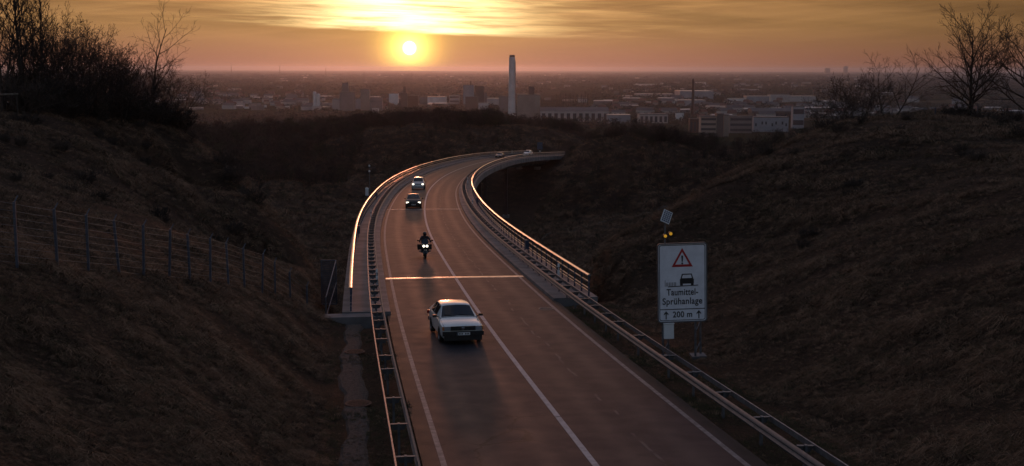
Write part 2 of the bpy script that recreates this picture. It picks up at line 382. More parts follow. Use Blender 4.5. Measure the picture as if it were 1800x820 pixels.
# road at grade beyond the bridge
for s in (318, 332, 350, 372, 395, 420):
    for o in (-5, 5): cp(*rp(s, o, -0.3))
    cp(*rp(s, -11, 0.8)); 
CP = np.array(CP)
_c, _idx = np.unique((CP[:, :2] * 2).round().astype(int), axis=0, return_index=True); CP = CP[_idx]
def _tps(d2): return 0.5 * d2 * np.log(d2 + 1e-9)
_n = len(CP); _sc = 50.0; _xy = CP[:, :2] / _sc
_K = _tps(((_xy[:, None] - _xy[None])**2).sum(-1)) + np.eye(_n) * 0.004
_Pm = np.c_[np.ones(_n), _xy]; _A = np.block([[_K, _Pm], [_Pm.T, np.zeros((3, 3))]])
_w = np.linalg.solve(_A, np.r_[CP[:, 2], 0, 0, 0])
def sstep(x, a, b):
    t = np.clip((x - a) / (b - a), 0, 1); return t * t * (3 - 2 * t)
_ph = np.random.default_rng(3).uniform(0, 6.28, (24, 3))
def bumps(x, y, wl, k):                  # cheap band-limited unevenness
    v = 0
    for i in range(6):
        a = _ph[(k + i) % 24, 0] + i; v = v + np.sin((x * math.cos(a) + y * math.sin(a)) * 2 * math.pi / (wl * (0.7 + 0.13 * i)) + _ph[(k + i) % 24, 1])
    return v / 6
def terrain(x, y):
    sh = np.shape(x); x = np.asarray(x, float).ravel(); y = np.asarray(y, float).ravel(); z = np.empty_like(x)
    for i in range(0, len(x), 20000):
        p = np.c_[x[i:i+20000], y[i:i+20000]] / _sc
        z[i:i+20000] = _tps(((p[:, None] - _xy[None])**2).sum(-1)) @ _w[:_n] + _w[_n] + p @ _w[_n+1:]
    s, o = to_road(x, y)
    wgt = sstep(np.abs(o), 7.5, 16) 
    z = z + (bumps(x, y, 7.0, 0) * 0.22 + bumps(x, y, 2.3, 7) * 0.09) * wgt + (bumps(x, y, 40, 12) * 0.5 + np.abs(bumps(x, y, 26, 4)) * 2.4 + np.abs(bumps(x, y, 11, 15)) * 1.2 - 1.1) * sstep(y, 110, 200) * (1 - 0.5 * sstep(y, 385, 420)) * wgt
    zr = np.interp(s, RS, RZ)
    prof = np.where(o < -4.5, zr - 0.06 - 0.19 * sstep(-o, 4.5, 5.3), zr - 0.06)
    near = (1 - sstep(s, 13.5, 16.0)) * np.where(o > 0, 1 - sstep(o, 6.6, 8.6), 1 - sstep(-o, 6.3, 8.8))
    nearr = (1 - sstep(s, 17.0, 22.0)) * sstep(o, 2.0, 4.0) * (1 - sstep(o, 6.6, 8.6)); near = np.maximum(near, nearr)
    far = sstep(s, 312, 320) * (1 - sstep(np.abs(o), 5.5, 10))
    k = np.maximum(near, far); z = z * (1 - k) + prof * k
    under = sstep(s, 15.8, 17.2) * (1 - sstep(s, 298, 318)) * (1 - sstep(np.abs(o), 6.5, np.where(s > 200, 15, 8.5)))
    under_r = under * np.where(o > 0, sstep(s, 19.0, 21.0), 1.0)
    cap = zr - 1.2 - 0.5 * np.clip(s - 18, 0, 12) * (1 - 0.8 * sstep(s, 262, 312))
    z = np.where(under_r > 0, np.minimum(z, z * (1 - under_r) + np.minimum(z, cap) * under_r), z)
    return z.reshape(sh)
def tz(x, y): return float(terrain(np.array([x]), np.array([y]))[0])

def grade(lo, hi, segs):                  # non-uniform grid lines: list of (upto, step)
    out = [lo]; 
    for upto, st in segs:
        while out[-1] < upto - 1e-6: out.append(min(out[-1] + st, upto))
    return np.array(out)
gx = grade(-420, 420, [(-180, 12), (-70, 4), (-34, 1.4), (-10, 0.6), (-1, 0.25), (34, 0.6), (70, 1.4), (180, 4), (420, 12)])
gy = grade(-70, 900, [(10, 2.5), (110, 0.6), (180, 2.0), (480, 3.0), (900, 12)])
GX, GY = np.meshgrid(gx, gy)
GZ = terrain(GX, GY)
def gz_(x, y):                           # height of the ground sheet itself
    x = np.clip(np.asarray(x, float), gx[0], gx[-1] - 1e-6); y = np.clip(np.asarray(y, float), gy[0], gy[-1] - 1e-6)
    i = np.searchsorted(gx, x, 'right') - 1; j = np.searchsorted(gy, y, 'right') - 1
    u = (x - gx[i]) / (gx[i + 1] - gx[i]); v = (y - gy[j]) / (gy[j + 1] - gy[j])
    return (GZ[j, i] * (1 - u) + GZ[j, i + 1] * u) * (1 - v) + (GZ[j + 1, i] * (1 - u) + GZ[j + 1, i + 1] * u) * v
def grid_mesh(name, X, Y, Z, m):
    ny, nx = X.shape; me = bpy.data.meshes.new(name)
    V = np.stack([X, Y, Z], -1).reshape(-1, 3)
    a = (np.arange(ny - 1)[:, None] * nx + np.arange(nx - 1)[None]).ravel()
    Fq = np.stack([a, a + 1, a + nx + 1, a + nx], -1)
    me.vertices.add(len(V)); me.vertices.foreach_set('co', V.ravel())
    me.loops.add(Fq.size); me.loops.foreach_set('vertex_index', Fq.ravel())
    me.polygons.add(len(Fq)); me.polygons.foreach_set('loop_start', np.arange(0, Fq.size, 4)); me.polygons.foreach_set('loop_total', np.full(len(Fq), 4))
    me.update(calc_edges=True); me.polygons.foreach_set('use_smooth', [True] * len(Fq))
    me.materials.append(m); o = bpy.data.objects.new(name, me); COL.objects.link(o); return o
def ground_material():
    m = bpy.data.materials.new('winter_grass_ground'); m.use_nodes = True; t = m.node_tree; b = t.nodes['Principled BSDF']
    tc = nd(t, 'ShaderNodeTexCoord'); v = tc.outputs['Object']
    big = noise(t, v, 0.05, 5, 0.6); med = noise(t, v, 0.6, 6, 0.65); fine = noise(t, v, 9.0, 5, 0.7)
    c = mixc(t, smooth(t, big, 0.35, 0.65), (0.056, 0.031, 0.020, 1), (0.036, 0.023, 0.014, 1))
    c = mixc(t, smooth(t, med, 0.42, 0.68), c, (0.085, 0.047, 0.030, 1))
    c = mixc(t, smooth(t, fine, 0.35, 0.7, 0, 0.6), c, (0.022, 0.015, 0.010, 1))
    t.links.new(c, b.inputs['Base Color']); b.inputs['Roughness'].default_value = 0.95; b.inputs['Specular IOR Level'].default_value = 0.1
    bp = nd(t, 'ShaderNodeBump'); bp.inputs['Strength'].default_value = 0.8; bp.inputs['Distance'].default_value = 0.12
    t.links.new(math_(t, 'ADD', fine, med), bp.inputs['Height']); t.links.new(bp.outputs[0], b.inputs['Normal'])
    return m
M['ground'] = ground_material()
tag(grid_mesh('hillside_ground', GX, GY, GZ, M['ground']), 'dry winter grass banks, valley floor and scrubby hills around the road', None, kind='structure')

# the plain out to the horizon
def plain_material():
    m = bpy.data.materials.new('plain_fields'); m.use_nodes = True; t = m.node_tree; b = t.nodes['Principled BSDF']
    tc = nd(t, 'ShaderNodeTexCoord'); v = tc.outputs['Object']
    vo = nd(t, 'ShaderNodeTexVoronoi'); vo.inputs['Scale'].default_value = 0.0022; t.links.new(v, vo.inputs['Vector'])
    hs = nd(t, 'ShaderNodeSeparateXYZ'); t.links.new(vo.outputs['Color'], hs.inputs[0])
    n1 = noise(t, v, 0.004, 6, 0.65); n2 = noise(t, v, 0.0006, 4, 0.6)
    c = mixc(t, hs.outputs[0], (0.050, 0.040, 0.028, 1), (0.035, 0.042, 0.022, 1))
    c = mixc(t, smooth(t, hs.outputs[1], 0.7, 0.8), c, (0.10, 0.075, 0.05, 1))
    c = mixc(t, smooth(t, n1, 0.52, 0.62), c, (0.022, 0.020, 0.014, 1))
    c = mixc(t, smooth(t, n2, 0.5, 0.64, 0, 0.7), c, (0.028, 0.024, 0.018, 1))
    t.links.new(c, b.inputs['Base Color']); b.inputs['Roughness'].default_value = 1.0; b.inputs['Specular IOR Level'].default_value = 0.0
    return m
px_ = np.concatenate([-np.geomspace(1500, 46000, 16)[::-1], np.linspace(-1200, 1200, 9), np.geomspace(1500, 46000, 16)])
py_ = np.concatenate([[-46000, -20000, -8000, -3000, -800], np.linspace(0, 6000, 21), np.geomspace(6600, 46000, 18)])
PX, PY = np.meshgrid(px_, py_)
tag(grid_mesh('plain', PX, PY, np.full_like(PX, 0.0) - 0.5 * (PY < 900), plain_material()), 'wide flat plain of fields running to the horizon', None, kind='structure')

# ------------------------------------------------------------------ road
def strip(mb, s0, s1, prof, step=1.5):          # prof: list of (o, h), swept along the road
    n = max(2, int(abs(s1 - s0) / step) + 1)
    mb.sweep([[rp(s, o, h) for o, h in prof] for s in np.linspace(s0, s1, n)])
def csweep(mb, s0, s1, prof, step=1.5):         # closed section with end caps
    n = max(2, int(abs(s1 - s0) / step) + 1)
    mb.sweep([[rp(s, o, h) for o, h in prof] for s in np.linspace(s0, s1, n)], close=True)
def road_uv(o, s0, s1, width, step, ncol):      # UV: u = metres across, v = metres along
    me = o.data; uv = me.uv_layers.new(name='road'); 
    co = np.empty(len(me.vertices) * 3); me.vertices.foreach_get('co', co); co = co.reshape(-1, 3)
    s, off = to_road(co[:, 0], co[:, 1]); li = np.empty(len(me.loops), int); me.loops.foreach_get('vertex_index', li)
    uv.data.foreach_set('uv', np.stack([off[li], s[li]], -1).ravel())
def asphalt():
    m = bpy.data.materials.new('asphalt'); m.use_nodes = True; t = m.node_tree; b = t.nodes['Principled BSDF']
    uv = nd(t, 'ShaderNodeUVMap'); uv.uv_map = 'road'; sp = nd(t, 'ShaderNodeSeparateXYZ'); t.links.new(uv.outputs[0], sp.inputs[0])
    tc = nd(t, 'ShaderNodeTexCoord'); v = tc.outputs['Object']
    grain = noise(t, v, 55, 3, 0.7); mid = noise(t, v, 1.2, 5, 0.6)
    # polished wheel tracks
    au = math_(t, 'ABSOLUTE', math_(t, 'SUBTRACT', math_(t, 'ABSOLUTE', sp.outputs[0]), 1.85))
    track = smooth(t, math_(t, 'ABSOLUTE', math_(t, 'SUBTRACT', au, 0.78)), 0.0, 0.5, 1.0, 0.0)
    # transverse joints and streaks of the bridge surfacing
    cv = nd(t, 'ShaderNodeCombineXYZ'); t.links.new(math_(t, 'MULTIPLY', sp.outputs[0], 0.22), cv.inputs[0]); t.links.new(math_(t, 'MULTIPLY', sp.outputs[1], 1.5), cv.inputs[1])
    cross = noise(t, cv.outputs[0], 1.0, 4, 0.7); onb = smooth(t, sp.outputs[1], 28, 31)
    streak = math_(t, 'MULTIPLY', smooth(t, cross, 0.52, 0.75), onb)
    # sealed lengthwise seam in the far lane
    wob = math_(t, 'MULTIPLY', math_(t, 'SUBTRACT', noise(t, v, 0.35, 3), 0.5), 0.5)
    seam = smooth(t, math_(t, 'ABSOLUTE', math_(t, 'SUBTRACT', math_(t, 'ADD', sp.outputs[0], wob), 1.75)), 0.03, 0.06, 1.0, 0.0)
    seam = math_(t, 'MULTIPLY', seam, smooth(t, noise(t, v, 0.9, 2), 0.45, 0.6))
    c = mixc(t, smooth(t, mid, 0.3, 0.7), (0.036, 0.029, 0.034, 1), (0.025, 0.021, 0.026, 1))
    c = mixc(t, math_(t, 'MULTIPLY', track, 0.35), c, (0.052, 0.045, 0.047, 1))
    c = mixc(t, math_(t, 'MULTIPLY', streak, 0.6), c, (0.028, 0.026, 0.027, 1))
    c = mixc(t, seam, c, (0.10, 0.09, 0.09, 1))
    blot = noise(t, v, 0.28, 4, 0.65); c = mixc(t, smooth(t, blot, 0.50, 0.72, 0, 0.55), c, (0.026, 0.024, 0.026, 1))
    edge_d = smooth(t, math_(t, 'ADD', math_(t, 'ABSOLUTE', sp.outputs[0]), math_(t, 'MULTIPLY', mid, 0.35)), 3.75, 4.35); c = mixc(t, math_(t, 'MULTIPLY', edge_d, 0.8), c, (0.030, 0.024, 0.020, 1))
    crk = nd(t, 'ShaderNodeTexVoronoi', feature='DISTANCE_TO_EDGE'); crk.inputs['Scale'].default_value = 0.22; t.links.new(vmath(t, 'ADD', v, scalec(t, (1.0, 1.0, 0.0), math_(t, 'MULTIPLY', mid, 1.2))), crk.inputs['Vector'])
    crack = math_(t, 'MULTIPLY', smooth(t, crk.outputs['Distance'], 0.004, 0.010, 1.0, 0.0), smooth(t, noise(t, v, 0.12, 2), 0.5, 0.6)); c = mixc(t, crack, c, (0.014, 0.013, 0.013, 1))
    oil = smooth(t, au, 0.0, 0.35, 1.0, 0.0); c = mixc(t, math_(t, 'MULTIPLY', oil, math_(t, 'MULTIPLY', smooth(t, blot, 0.3, 0.6), 0.35)), c, (0.022, 0.020, 0.021, 1))
    c = mixc(t, smooth(t, grain, 0.45, 0.75, 0, 0.45), c, (0.085, 0.075, 0.078, 1))
    t.links.new(c, b.inputs['Base Color'])
    ro = math_(t, 'SUBTRACT', 0.72, math_(t, 'MULTIPLY', track, 0.04))
    ro = math_(t, 'ADD', ro, math_(t, 'MULTIPLY', math_(t, 'SUBTRACT', mid, 0.5), 0.2), clamp=True)
    t.links.new(ro, b.inputs['Roughness']); b.inputs['Specular IOR Level'].default_value = 0.20
    bp = nd(t, 'ShaderNodeBump'); bp.inputs['Strength'].default_value = 0.35; bp.inputs['Distance'].default_value = 0.012
    t.links.new(math_(t, 'ADD', grain, math_(t, 'MULTIPLY', cross, math_(t, 'MULTIPLY', onb, 0.8))), bp.inputs['Height']); t.links.new(bp.outputs[0], b.inputs['Normal'])
    return m
M['asphalt'] = asphalt()
mb = MB(); strip(mb, -69, 425, [(x, -0.004 * abs(x)) for x in (-4.28, -3, -1.5, 0, 1.5, 3, 4.28)], 2.0)
road = mb.build('road', M['asphalt']); road_uv(road, 0, 0, 0, 0, 0); tag(road, 'two-lane asphalt road curving away to the right over the bridge', None, kind='structure')
# painted lines: one object each, laid 4 mm above the asphalt
def line(name, o, w, spans, label, pm='worn_paint'):
    mb = MB()
    for a, b in spans: strip(mb, a, b, [(o - w / 2, 0.004 - 0.004 * abs(o)), (o + w / 2, 0.004 - 0.004 * abs(o))], 2.0)
    return tag(mb.build(name, M[pm]), label, None, kind='structure')
line('centre_line', 0.0, 0.17, [(-69, -4.95), (-4.87, 13.76), (13.84, 29.7), (30.7, 39.16), (39.24, 89.6), (90.3, 425)], 'white solid centre line of the road', 'white_paint')
line('edge_line', -3.75, 0.15, [(-69, 30.0), (30.4, 425)], 'white edge line on the left side of the road')
line('edge_line', 3.75, 0.15, [(-69, 30.0), (30.4, 425)], 'white edge line on the right side of the road')
# gravel strip on the left, gutter kerb flags
M['gravel'] = mat('gravel', (0.045, 0.040, 0.036), 0.95, var=0.5, scale=9, bump=1.0, bscale=26)
mb = MB()
mb.sweep([[rp(s, o + k * (0.05 * math.sin(s * 1.3 + k) + 0.07 * math.sin(s * 0.41 + 2 * k) + 0.02 * math.sin(s * 3.3)), -0.19 + dz) for o, dz, k in ((-5.45, -0.12, 0.8), (-5.6, 0.0, 1), (-5.8, 0.012, 0.3), (-6.0, 0.008, 0.3), (-6.22, 0.0, 1.4), (-6.42, -0.15, 1.6))] for s in np.linspace(-69, 14.8, 240)])
tag(mb.build('gravel_strip', M['gravel']), 'grey gravel drain strip behind the left guard rail', None, kind='structure')

# ------------------------------------------------------------------ bridge
bridge = tag(empty('bridge', rp(30)), 'curved concrete road bridge on slender steel piers across the valley', 'bridge')
bridge.location = (0, 0, 0)
SB0, SB1 = 16.4, 314.0
mb = MB(); csweep(mb, SB0 + 0.4, SB1, [(-4.3, -0.03), (4.3, -0.03), (4.3, -0.55), (3.2, -0.75), (2.6, -2.3), (-2.6, -2.3), (-3.2, -0.75), (-4.3, -0.55)], 2.0)
mb.build('deck', M['concrete_dark'], bridge, fix=True)
mb = MB(); csweep(mb, SB0, SB1, [(-6.35, -0.85), (-6.35, 0.16), (-4.12, 0.13), (-4.10, -0.04), (-4.29, -0.06), (-4.29, -0.5), (-6.1, -0.55)], 2.0)
mb.build('edge_beam', M['concrete'], bridge, fix=True)
mb = MB(); csweep(mb, 19.6, SB1, [(6.35, -0.85), (6.35, 0.16), (4.12, 0.13), (4.10, -0.04), (4.29, -0.06), (4.29, -0.5), (6.1, -0.55)], 2.0)
mb.build('edge_beam', M['concrete'], bridge, fix=True)
for sj, w, m_ in ((30.2, 0.34, 'joint'), (89.95, 0.13, 'joint')):      # steel expansion joints, slightly crowned, across the carriageway
    mb = MB(); rows = []
    for o in np.linspace(-4.05, 4.0, 14):
        dz = 0.005 - 0.004 * abs(o)
        rows.append([rp(sj - w, o, dz - 0.03)] + [rp(sj + w * t, o, dz + 0.020 * (1 - t * t)) for t in (-1, -0.8, -0.5, -0.2, 0.1, 0.4, 0.7, 1)] + [rp(sj + w, o, dz - 0.03)])
    mb.sweep(rows, close=True)
    mb.build('expansion_joint', M[m_], bridge, smooth_=True, angle=60, fix=True)
def pier(s, base_drop):
    p = MB()
    zb = min(tz(*rp(s, 2.6).xy), tz(*rp(s, -2.6).xy)) - 0.3
    T, Nn = rt(s), rn(s); T = Vector((T.x, T.y, 0)).normalized()
    for o in (-2.6, 2.6):
        top = rp(s, o, -2.3); m = MB(); h = top.z - zb
        m.obox((top.x, top.y, zb + h / 2), Nn * 0.36, T * 0.36, (0, 0, h / 2))
        m.build('pier_column', M['steel_red'], bridge)
        m = MB(); m.obox((top.x, top.y, zb + 0.45), Nn * 0.75, T * 0.75, (0, 0, 0.55)); m.build('pier_footing', M['concrete'], bridge)
        m = MB(); m.obox((top.x, top.y, top.z + 0.03), Nn * 0.45, T * 0.45, (0, 0, 0.09)); m.build('bearing', M['black'], bridge)
    c = rp(s, 0, -2.3); m = MB(); hz = zb + (c.z - zb) * 0.52
    m.obox((c.x, c.y, hz), Nn * 2.24, T * 0.10, (0, 0, 0.14)); m.build('cross_beam', M['steel_red'], bridge)
    m = MB(); m.obox((c.x, c.y, c.z - 0.35), Nn * 2.24, T * 0.22, (0, 0, 0.33)); m.build('pier_head', M['steel_red'], bridge)
for s in (62, 110, 160, 210, 257, 296): pier(s, 0)
# abutment block with its own face of blocks on the left
ab = MB(); T, Nn = rt(16), rn(16)
c = rp(15.9, -6.05, -0.55); ab.obox(c, Nn * 1.45, Vector((T.x, T.y, 0)) * 0.42, (0, 0, 0.62))
ab.build('wing_wall', M['concrete'], bridge)
ab = MB(); c = rp(16.9, 0, -1.6); ab.obox(c, Nn * 6.2, Vector((T.x, T.y, 0)) * 0.4, (0, 0, 1.0)); ab.build('abutment', M['concrete_dark'], bridge)

# ------------------------------------------------------------------ handrails
def handrail(side, s0, label):
    root = tag(empty('bridge_handrail'), label, 'handrail')
    o = 5.95 * side; N_ = int((312 - s0) / 2.0); ss = [s0 + 0.08 + 2.0 * i for i in range(N_ + 1)]
    def rail(h, w, t, name):
        mb = MB(); n = int((ss[-1] - s0) / 1.0) + 1
        csweep(mb, s0, ss[-1] + 0.06, [(o - w, h - t), (o - w, h + t * 0.3), (o - w * 0.5, h + t), (o + w * 0.5, h + t), (o + w, h + t * 0.3), (o + w, h - t)], 1.0)
        mb.build(name, M['rail_paint'], root, smooth_=True, angle=50, fix=True)
    rail(1.25, 0.085, 0.04, 'top_rail')
    for h in (0.90, 0.56): rail(h, 0.028, 0.028, 'middle_rail')
    rail(0.40, 0.028, 0.028, 'lower_rail')
    pm = MB(); pm.box((0, 0, 0.52), (0.075, 0.075, 1.36)); me = None
    pm2 = MB(); pm2.box((0, 0, -0.01), (0.2, 0.2, 0.02))
    for i, s in enumerate(ss):
        p = rp(s, o, 0.0)
        if me is None:
            po = pm.build('post', M['blue_paint'], root); me = po.data
        else: po = link_mesh('post', me, root)
        po.location = p; po.rotation_euler = (0, 0, -rh(s))
    return root
handrail(-1, 16.6, 'long sunlit steel handrail along the left outer edge of the bridge')
handrail(1, 19.8, 'long steel handrail along the right inner edge of the bridge')

# ------------------------------------------------------------------ guard rails (W-beam in front, box strip behind, spacers on posts)
def guard_rail(side, stations, label):
    root = tag(empty('guard_rail'), label, 'guard rail')
    s0, s1 = stations[0] - 1.2, stations[-1] + 0.6
    of, ob = 4.55 * side, 5.06 * side
    def W(z0): # W profile facing the road
        k = -side
        return [(of + k * a, z0 + b) for a, b in ((0.0, 0.31), (0.055, 0.27), (0.07, 0.22), (0.01, 0.165), (0.01, 0.145), (0.07, 0.09), (0.055, 0.04), (0.0, 0.0),
                                                   (-0.004, 0.004), (0.048, 0.045), (0.062, 0.09), (0.002, 0.147), (0.002, 0.163), (0.062, 0.22), (0.048, 0.266), (-0.004, 0.306))]
    mb = MB(); csweep(mb, s0, s1, W(0.44), 1.3); mb.build('front_beam', M['galv'], root, smooth_=True, angle=40, fix=True)
    mb = MB(); csweep(mb, s0, s1, [(ob - 0.02, 0.60), (ob + 0.02, 0.60), (ob + 0.02, 0.75), (ob - 0.02, 0.75)], 1.3); mb.build('rear_strip', M['galv_dull'], root, fix=True)
    mp = MB(); mp.box((0, 0, 0.28), (0.06, 0.12, 0.96))
    ms = MB()
    L = abs(ob - of) - 0.05; k = 1
    ms.add([(-L / 2, -0.05, 0.745), (L / 2, -0.05, 0.745), (L / 2, 0.05, 0.745), (-L / 2, 0.05, 0.745), (-L / 2, -0.05, 0.735), (L / 2, -0.05, 0.735), (L / 2, 0.05, 0.735), (-L / 2, 0.05, 0.735)],
           [(0, 1, 2, 3), (7, 6, 5, 4), (0, 4, 5, 1), (1, 5, 6, 2), (2, 6, 7, 3), (3, 7, 4, 0)])
    ms.add([(-L / 2, 0.045, 0.735), (L / 2, 0.045, 0.735), (L * 0.3, 0.045, 0.56), (-L * 0.3, 0.045, 0.56), (-L / 2, 0.052, 0.735), (L / 2, 0.052, 0.735), (L * 0.3, 0.052, 0.56), (-L * 0.3, 0.052, 0.56)],
           [(0, 1, 2, 3), (7, 6, 5, 4), (0, 4, 5, 1), (1, 5, 6, 2), (2, 6, 7, 3), (3, 7, 4, 0)])
    pme = sme = None
    for s in stations:
        p = rp(s, (of + ob) / 2)
        if pme is None:
            a = mp.build('post', M['galv_dull'], root); pme = a.data; b = ms.build('spacer', M['galv'], root); sme = b.data
        else: a = link_mesh('post', pme, root); b = link_mesh('spacer', sme, root)
        a.location = b.location = p + Vector((0, 0, random.uniform(-0.012, 0.006))); a.rotation_euler = b.rotation_euler = (random.gauss(0, 0.012), random.gauss(0, 0.012), -rh(s) + random.gauss(0, 0.03))
    return root
st_l = [-30, -26.6, -23.3, -20, -17.3, -14.4, -11.2, -8.0, -4.8, -0.4, 2.0, 5.4] + [7.65 + 2.31 * i for i in range(132)]
st_r = [-32, -29, -26, -23, -20.2, -17.4, -14.6, -11.8, -8.8, -5.6, -2.6, 0.3, 4.6, 8.0] + [10.3 + 2.36 * i for i in range(128)]
guard_rail(-1, st_l, 'double steel guard rail along the left side of the road')
guard_rail(1, st_r, 'double steel guard rail along the right side of the road')
# ------------------------------------------------------------------ cars
def paint(name, col, rough=0.28, metal=0.35):
    return mat(name, col, rough, metal, var=0.06, scale=1.5, coat=0.6)
def make_car(name, spec, paint_m, label, lights_on):
    # local axes: x to the car's left-right, +y to the front, z up, origin on the ground under the middle
    root = tag(empty(name), label, 'car')
    L, Wd = spec['L'], spec['W'] / 2
    st = spec['stations']                        # (y, bottom, belt, half-width, top, half-top)
    def sec(y, zb, zbelt, w, zt, wt):
        return [(0, zb), (w * 0.86, zb), (w * 0.97, zb + 0.10), (w, zb + (zbelt - zb) * 0.45), (w * 0.985, zbelt - 0.03), (w * 0.955, zbelt), (wt, zt - 0.035), (wt * 0.8, zt), (0, zt + 0.022)]
    rows = []
    for (y, zb, zbelt, w, zt, wt) in st:
        h = sec(y, zb, zbelt, w, zt, wt)
        ring = [Vector((-x, y, z)) for x, z in h] + [Vector((x, y, z)) for x, z in h[::-1][1:-1]]
        rows.append(ring)
    mb = MB(); mb.sweep(rows, close=True)
    body = mb.build('body', paint_m, root, smooth_=True, angle=32, fix=True)
    n = len(rows[0])
    def patch(name_, i0, i1, cols, m, inset=(0.08, 0.08), off=0.012, parent=root, label_=None):
        a = [rows[i0][c] for c in cols]; b = [rows[i1][c] for c in cols]
        def row(r, t0, t1):
            k = len(r) - 1
            out = []
            for j in range(len(r)):
                t = t0 + (t1 - t0) * j / k; f = t * k; q = min(int(f), k - 1); out.append(r[q].lerp(r[q + 1], f - q))
            return out
        e = 0.06
        A = row(a, e, 1 - e); B = row(b, e, 1 - e)
        G = [[A[j].lerp(B[j], inset[0]) for j in range(len(A))], [A[j].lerp(B[j], 0.5) for j in range(len(A))], [A[j].lerp(B[j], 1 - inset[1]) for j in range(len(A))]]
        nn = (G[0][-1] - G[0][0]).cross(G[2][0] - G[0][0]).normalized()
        cen = sum((p for r_ in G for p in r_), Vector()) / (3 * len(A))
        if nn.dot(cen - Vector((0, 0, 0.55))) < 0: nn = -nn
        q = MB(); q.sweep([[p + nn * off for p in r_] for r_ in G]); return q.build(name_, m, parent, smooth_=True)
    fi = spec['wind']; patch('windscreen', fi[0], fi[1], list(range(6, 11)), M['dark_glass'], (0.06, 0.05))
    ri = spec['rear']; patch('rear_window', ri[0], ri[1], list(range(6, 11)), M['dark_glass'])
    for (i0, i1) in spec['side']:
        patch('side_window', i0, i1, [5, 6], M['dark_glass'], (0.06, 0.06), 0.01)
        patch('side_window', i0, i1, [n - 5, n - 6], M['dark_glass'], (0.06, 0.06), 0.01)
    yf = st[0][0]; zf = spec['face']             # heights on the front: bumper, grille
    q = MB(); q.obox((0, yf + 0.02, zf['bumper']), (Wd * 0.97, 0, 0), (0, 0.09, 0), (0, 0, zf.get('bh', 0.085))); q.obox((0, yf + 0.05, zf['bumper'] + 0.01), (Wd * 0.90, 0, 0), (0, 0.085, 0), (0, 0, 0.05))
    q.obox((0, yf - 0.02, zf['bumper'] - 0.18), (Wd * 0.9, 0, 0), (0, 0.05, 0), (0, 0, 0.11))
    q.build('front_bumper', M['black'] if zf.get('black') else paint_m, root, smooth_=True)
    q = MB(); q.obox((0, -L / 2 - 0.01, zf['bumper']), (Wd * 0.97, 0, 0), (0, 0.09, 0), (0, 0, 0.09)); q.build('rear_bumper', M['black'] if zf.get('black') else paint_m, root)
    gw = zf.get('gw', 0.42); yg = zf.get('yg', yf + 0.006)
    q = MB(); q.obox((0, yg + 0.008, zf['grille']), (gw, 0, 0), (0, 0.02, 0), (0, 0, zf['gh'])); gr = q.build('grille', M['black'], root)
    for k in range(3):
        q = MB(); q.obox((0, yg + 0.032, zf['grille'] + (k - 1) * zf['gh'] * 0.6), (gw * 0.97, 0, 0), (0, 0.006, 0), (0, 0, 0.008)); q.build('slat', M['black'], gr)
    q = MB(); q.lathe([(0.001, 0.0), (0.05, 0.0), (0.06, 0.012), (0.05, 0.02), (0.001, 0.02)], 14, axis='X'); em = q.build('emblem', M['chrome'], gr)
    em.rotation_euler = (0, 0, R(90)); em.location = (0, yg + 0.03, zf['grille'])
    for sx in (-1, 1):
        q = MB(); hw, hh = zf['lamp']; cx = sx * (Wd * 0.92 - hw)
        q.obox((cx, yg - 0.005, zf['grille'] + zf.get('lz', 0)), (hw, -sx * 0.0, 0), (0, 0.028, 0), (0, 0, hh)); 
        q.build('headlight', M['headlight_on'] if lights_on else M['lamp_lens'], root)
        q = MB(); q.obox((sx * (Wd * 0.93), yg - 0.02, zf['grille'] + zf.get('lz', 0)), (0.035, -sx * 0.03, 0), (0, 0.025, 0), (0, 0, hh * 0.9)); q.build('indicator', M['indicator'], root)
        q = MB(); q.obox((sx * Wd * 0.85, -L / 2 - 0.005, spec.get('tail', 0.72)), (0.16, 0, 0), (0, 0.02, 0), (0, 0, 0.07)); q.build('tail_light', M['tail'], root)
        my, mz = spec['mirror']
        q = MB(); q.obox((sx * (Wd + 0.10), my, mz), (0.085, 0, 0), (0, 0.045, 0), (0, 0, 0.05)); q.obox((sx * (Wd - 0.01), my, mz - 0.03), (0.05, 0, 0), (0, 0.03, 0), (0, 0, 0.02)); q.build('mirror', M['black'], root)
        for yw in spec['wheels']:
            w = MB(); rr = spec.get('wr', 0.30)
            w.lathe([(rr * 0.62, -0.09), (rr * 0.95, -0.09), (rr, -0.06), (rr, 0.06), (rr * 0.95, 0.09), (rr * 0.62, 0.09)], 20, axis='X')
            wo = w.build('wheel', M['rubber'], root, smooth_=True); wo.location = (sx * (Wd - 0.075), yw, rr)
            w = MB(); w.lathe([(rr * 0.64, 0.085 * sx), (rr * 0.55, 0.06 * sx), (rr * 0.2, 0.075 * sx), (0.002, 0.08 * sx)], 16, axis='X'); w.build('rim', M['rim'], wo, smooth_=True)
            w = MB(); a = [(rr * 1.18 * math.cos(t), rr * 1.18 * math.sin(t)) for t in np.linspace(R(-8), R(188), 14)]
            xo = sx * (Wd + 0.004); w.add([(xo, yw + u, rr + v) for u, v in a] + [(xo - sx * 0.02, yw, rr - 0.03)], [(i, i + 1, len(a)) for i in range(len(a) - 1)]); w.build('wheel_arch', M['black'], root)
    q = MB(); q.obox((0, yf + 0.145, zf['bumper'] - zf.get('pz', 0.0)), (0.26, 0, 0), (0, 0.006, 0), (0, 0, 0.055)); pl = q.build('number_plate', M['white'], root)
    q = MB(); q.obox((0.235, yf + 0.1525, zf['bumper'] - zf.get('pz', 0.0)), (0.022, 0, 0), (0, 0.001, 0), (0, 0, 0.052)); q.build('plate_strip', M['blue_paint'], pl)
    for k in range(7):
        if k == 3: continue
        q = MB(); q.obox((0.17 - k * 0.062, yf + 0.1525, zf['bumper'] - zf.get('pz', 0.0)), (0.018, 0, 0), (0, 0.001, 0), (0, 0, 0.034)); q.build('plate_mark', M['black'], pl)
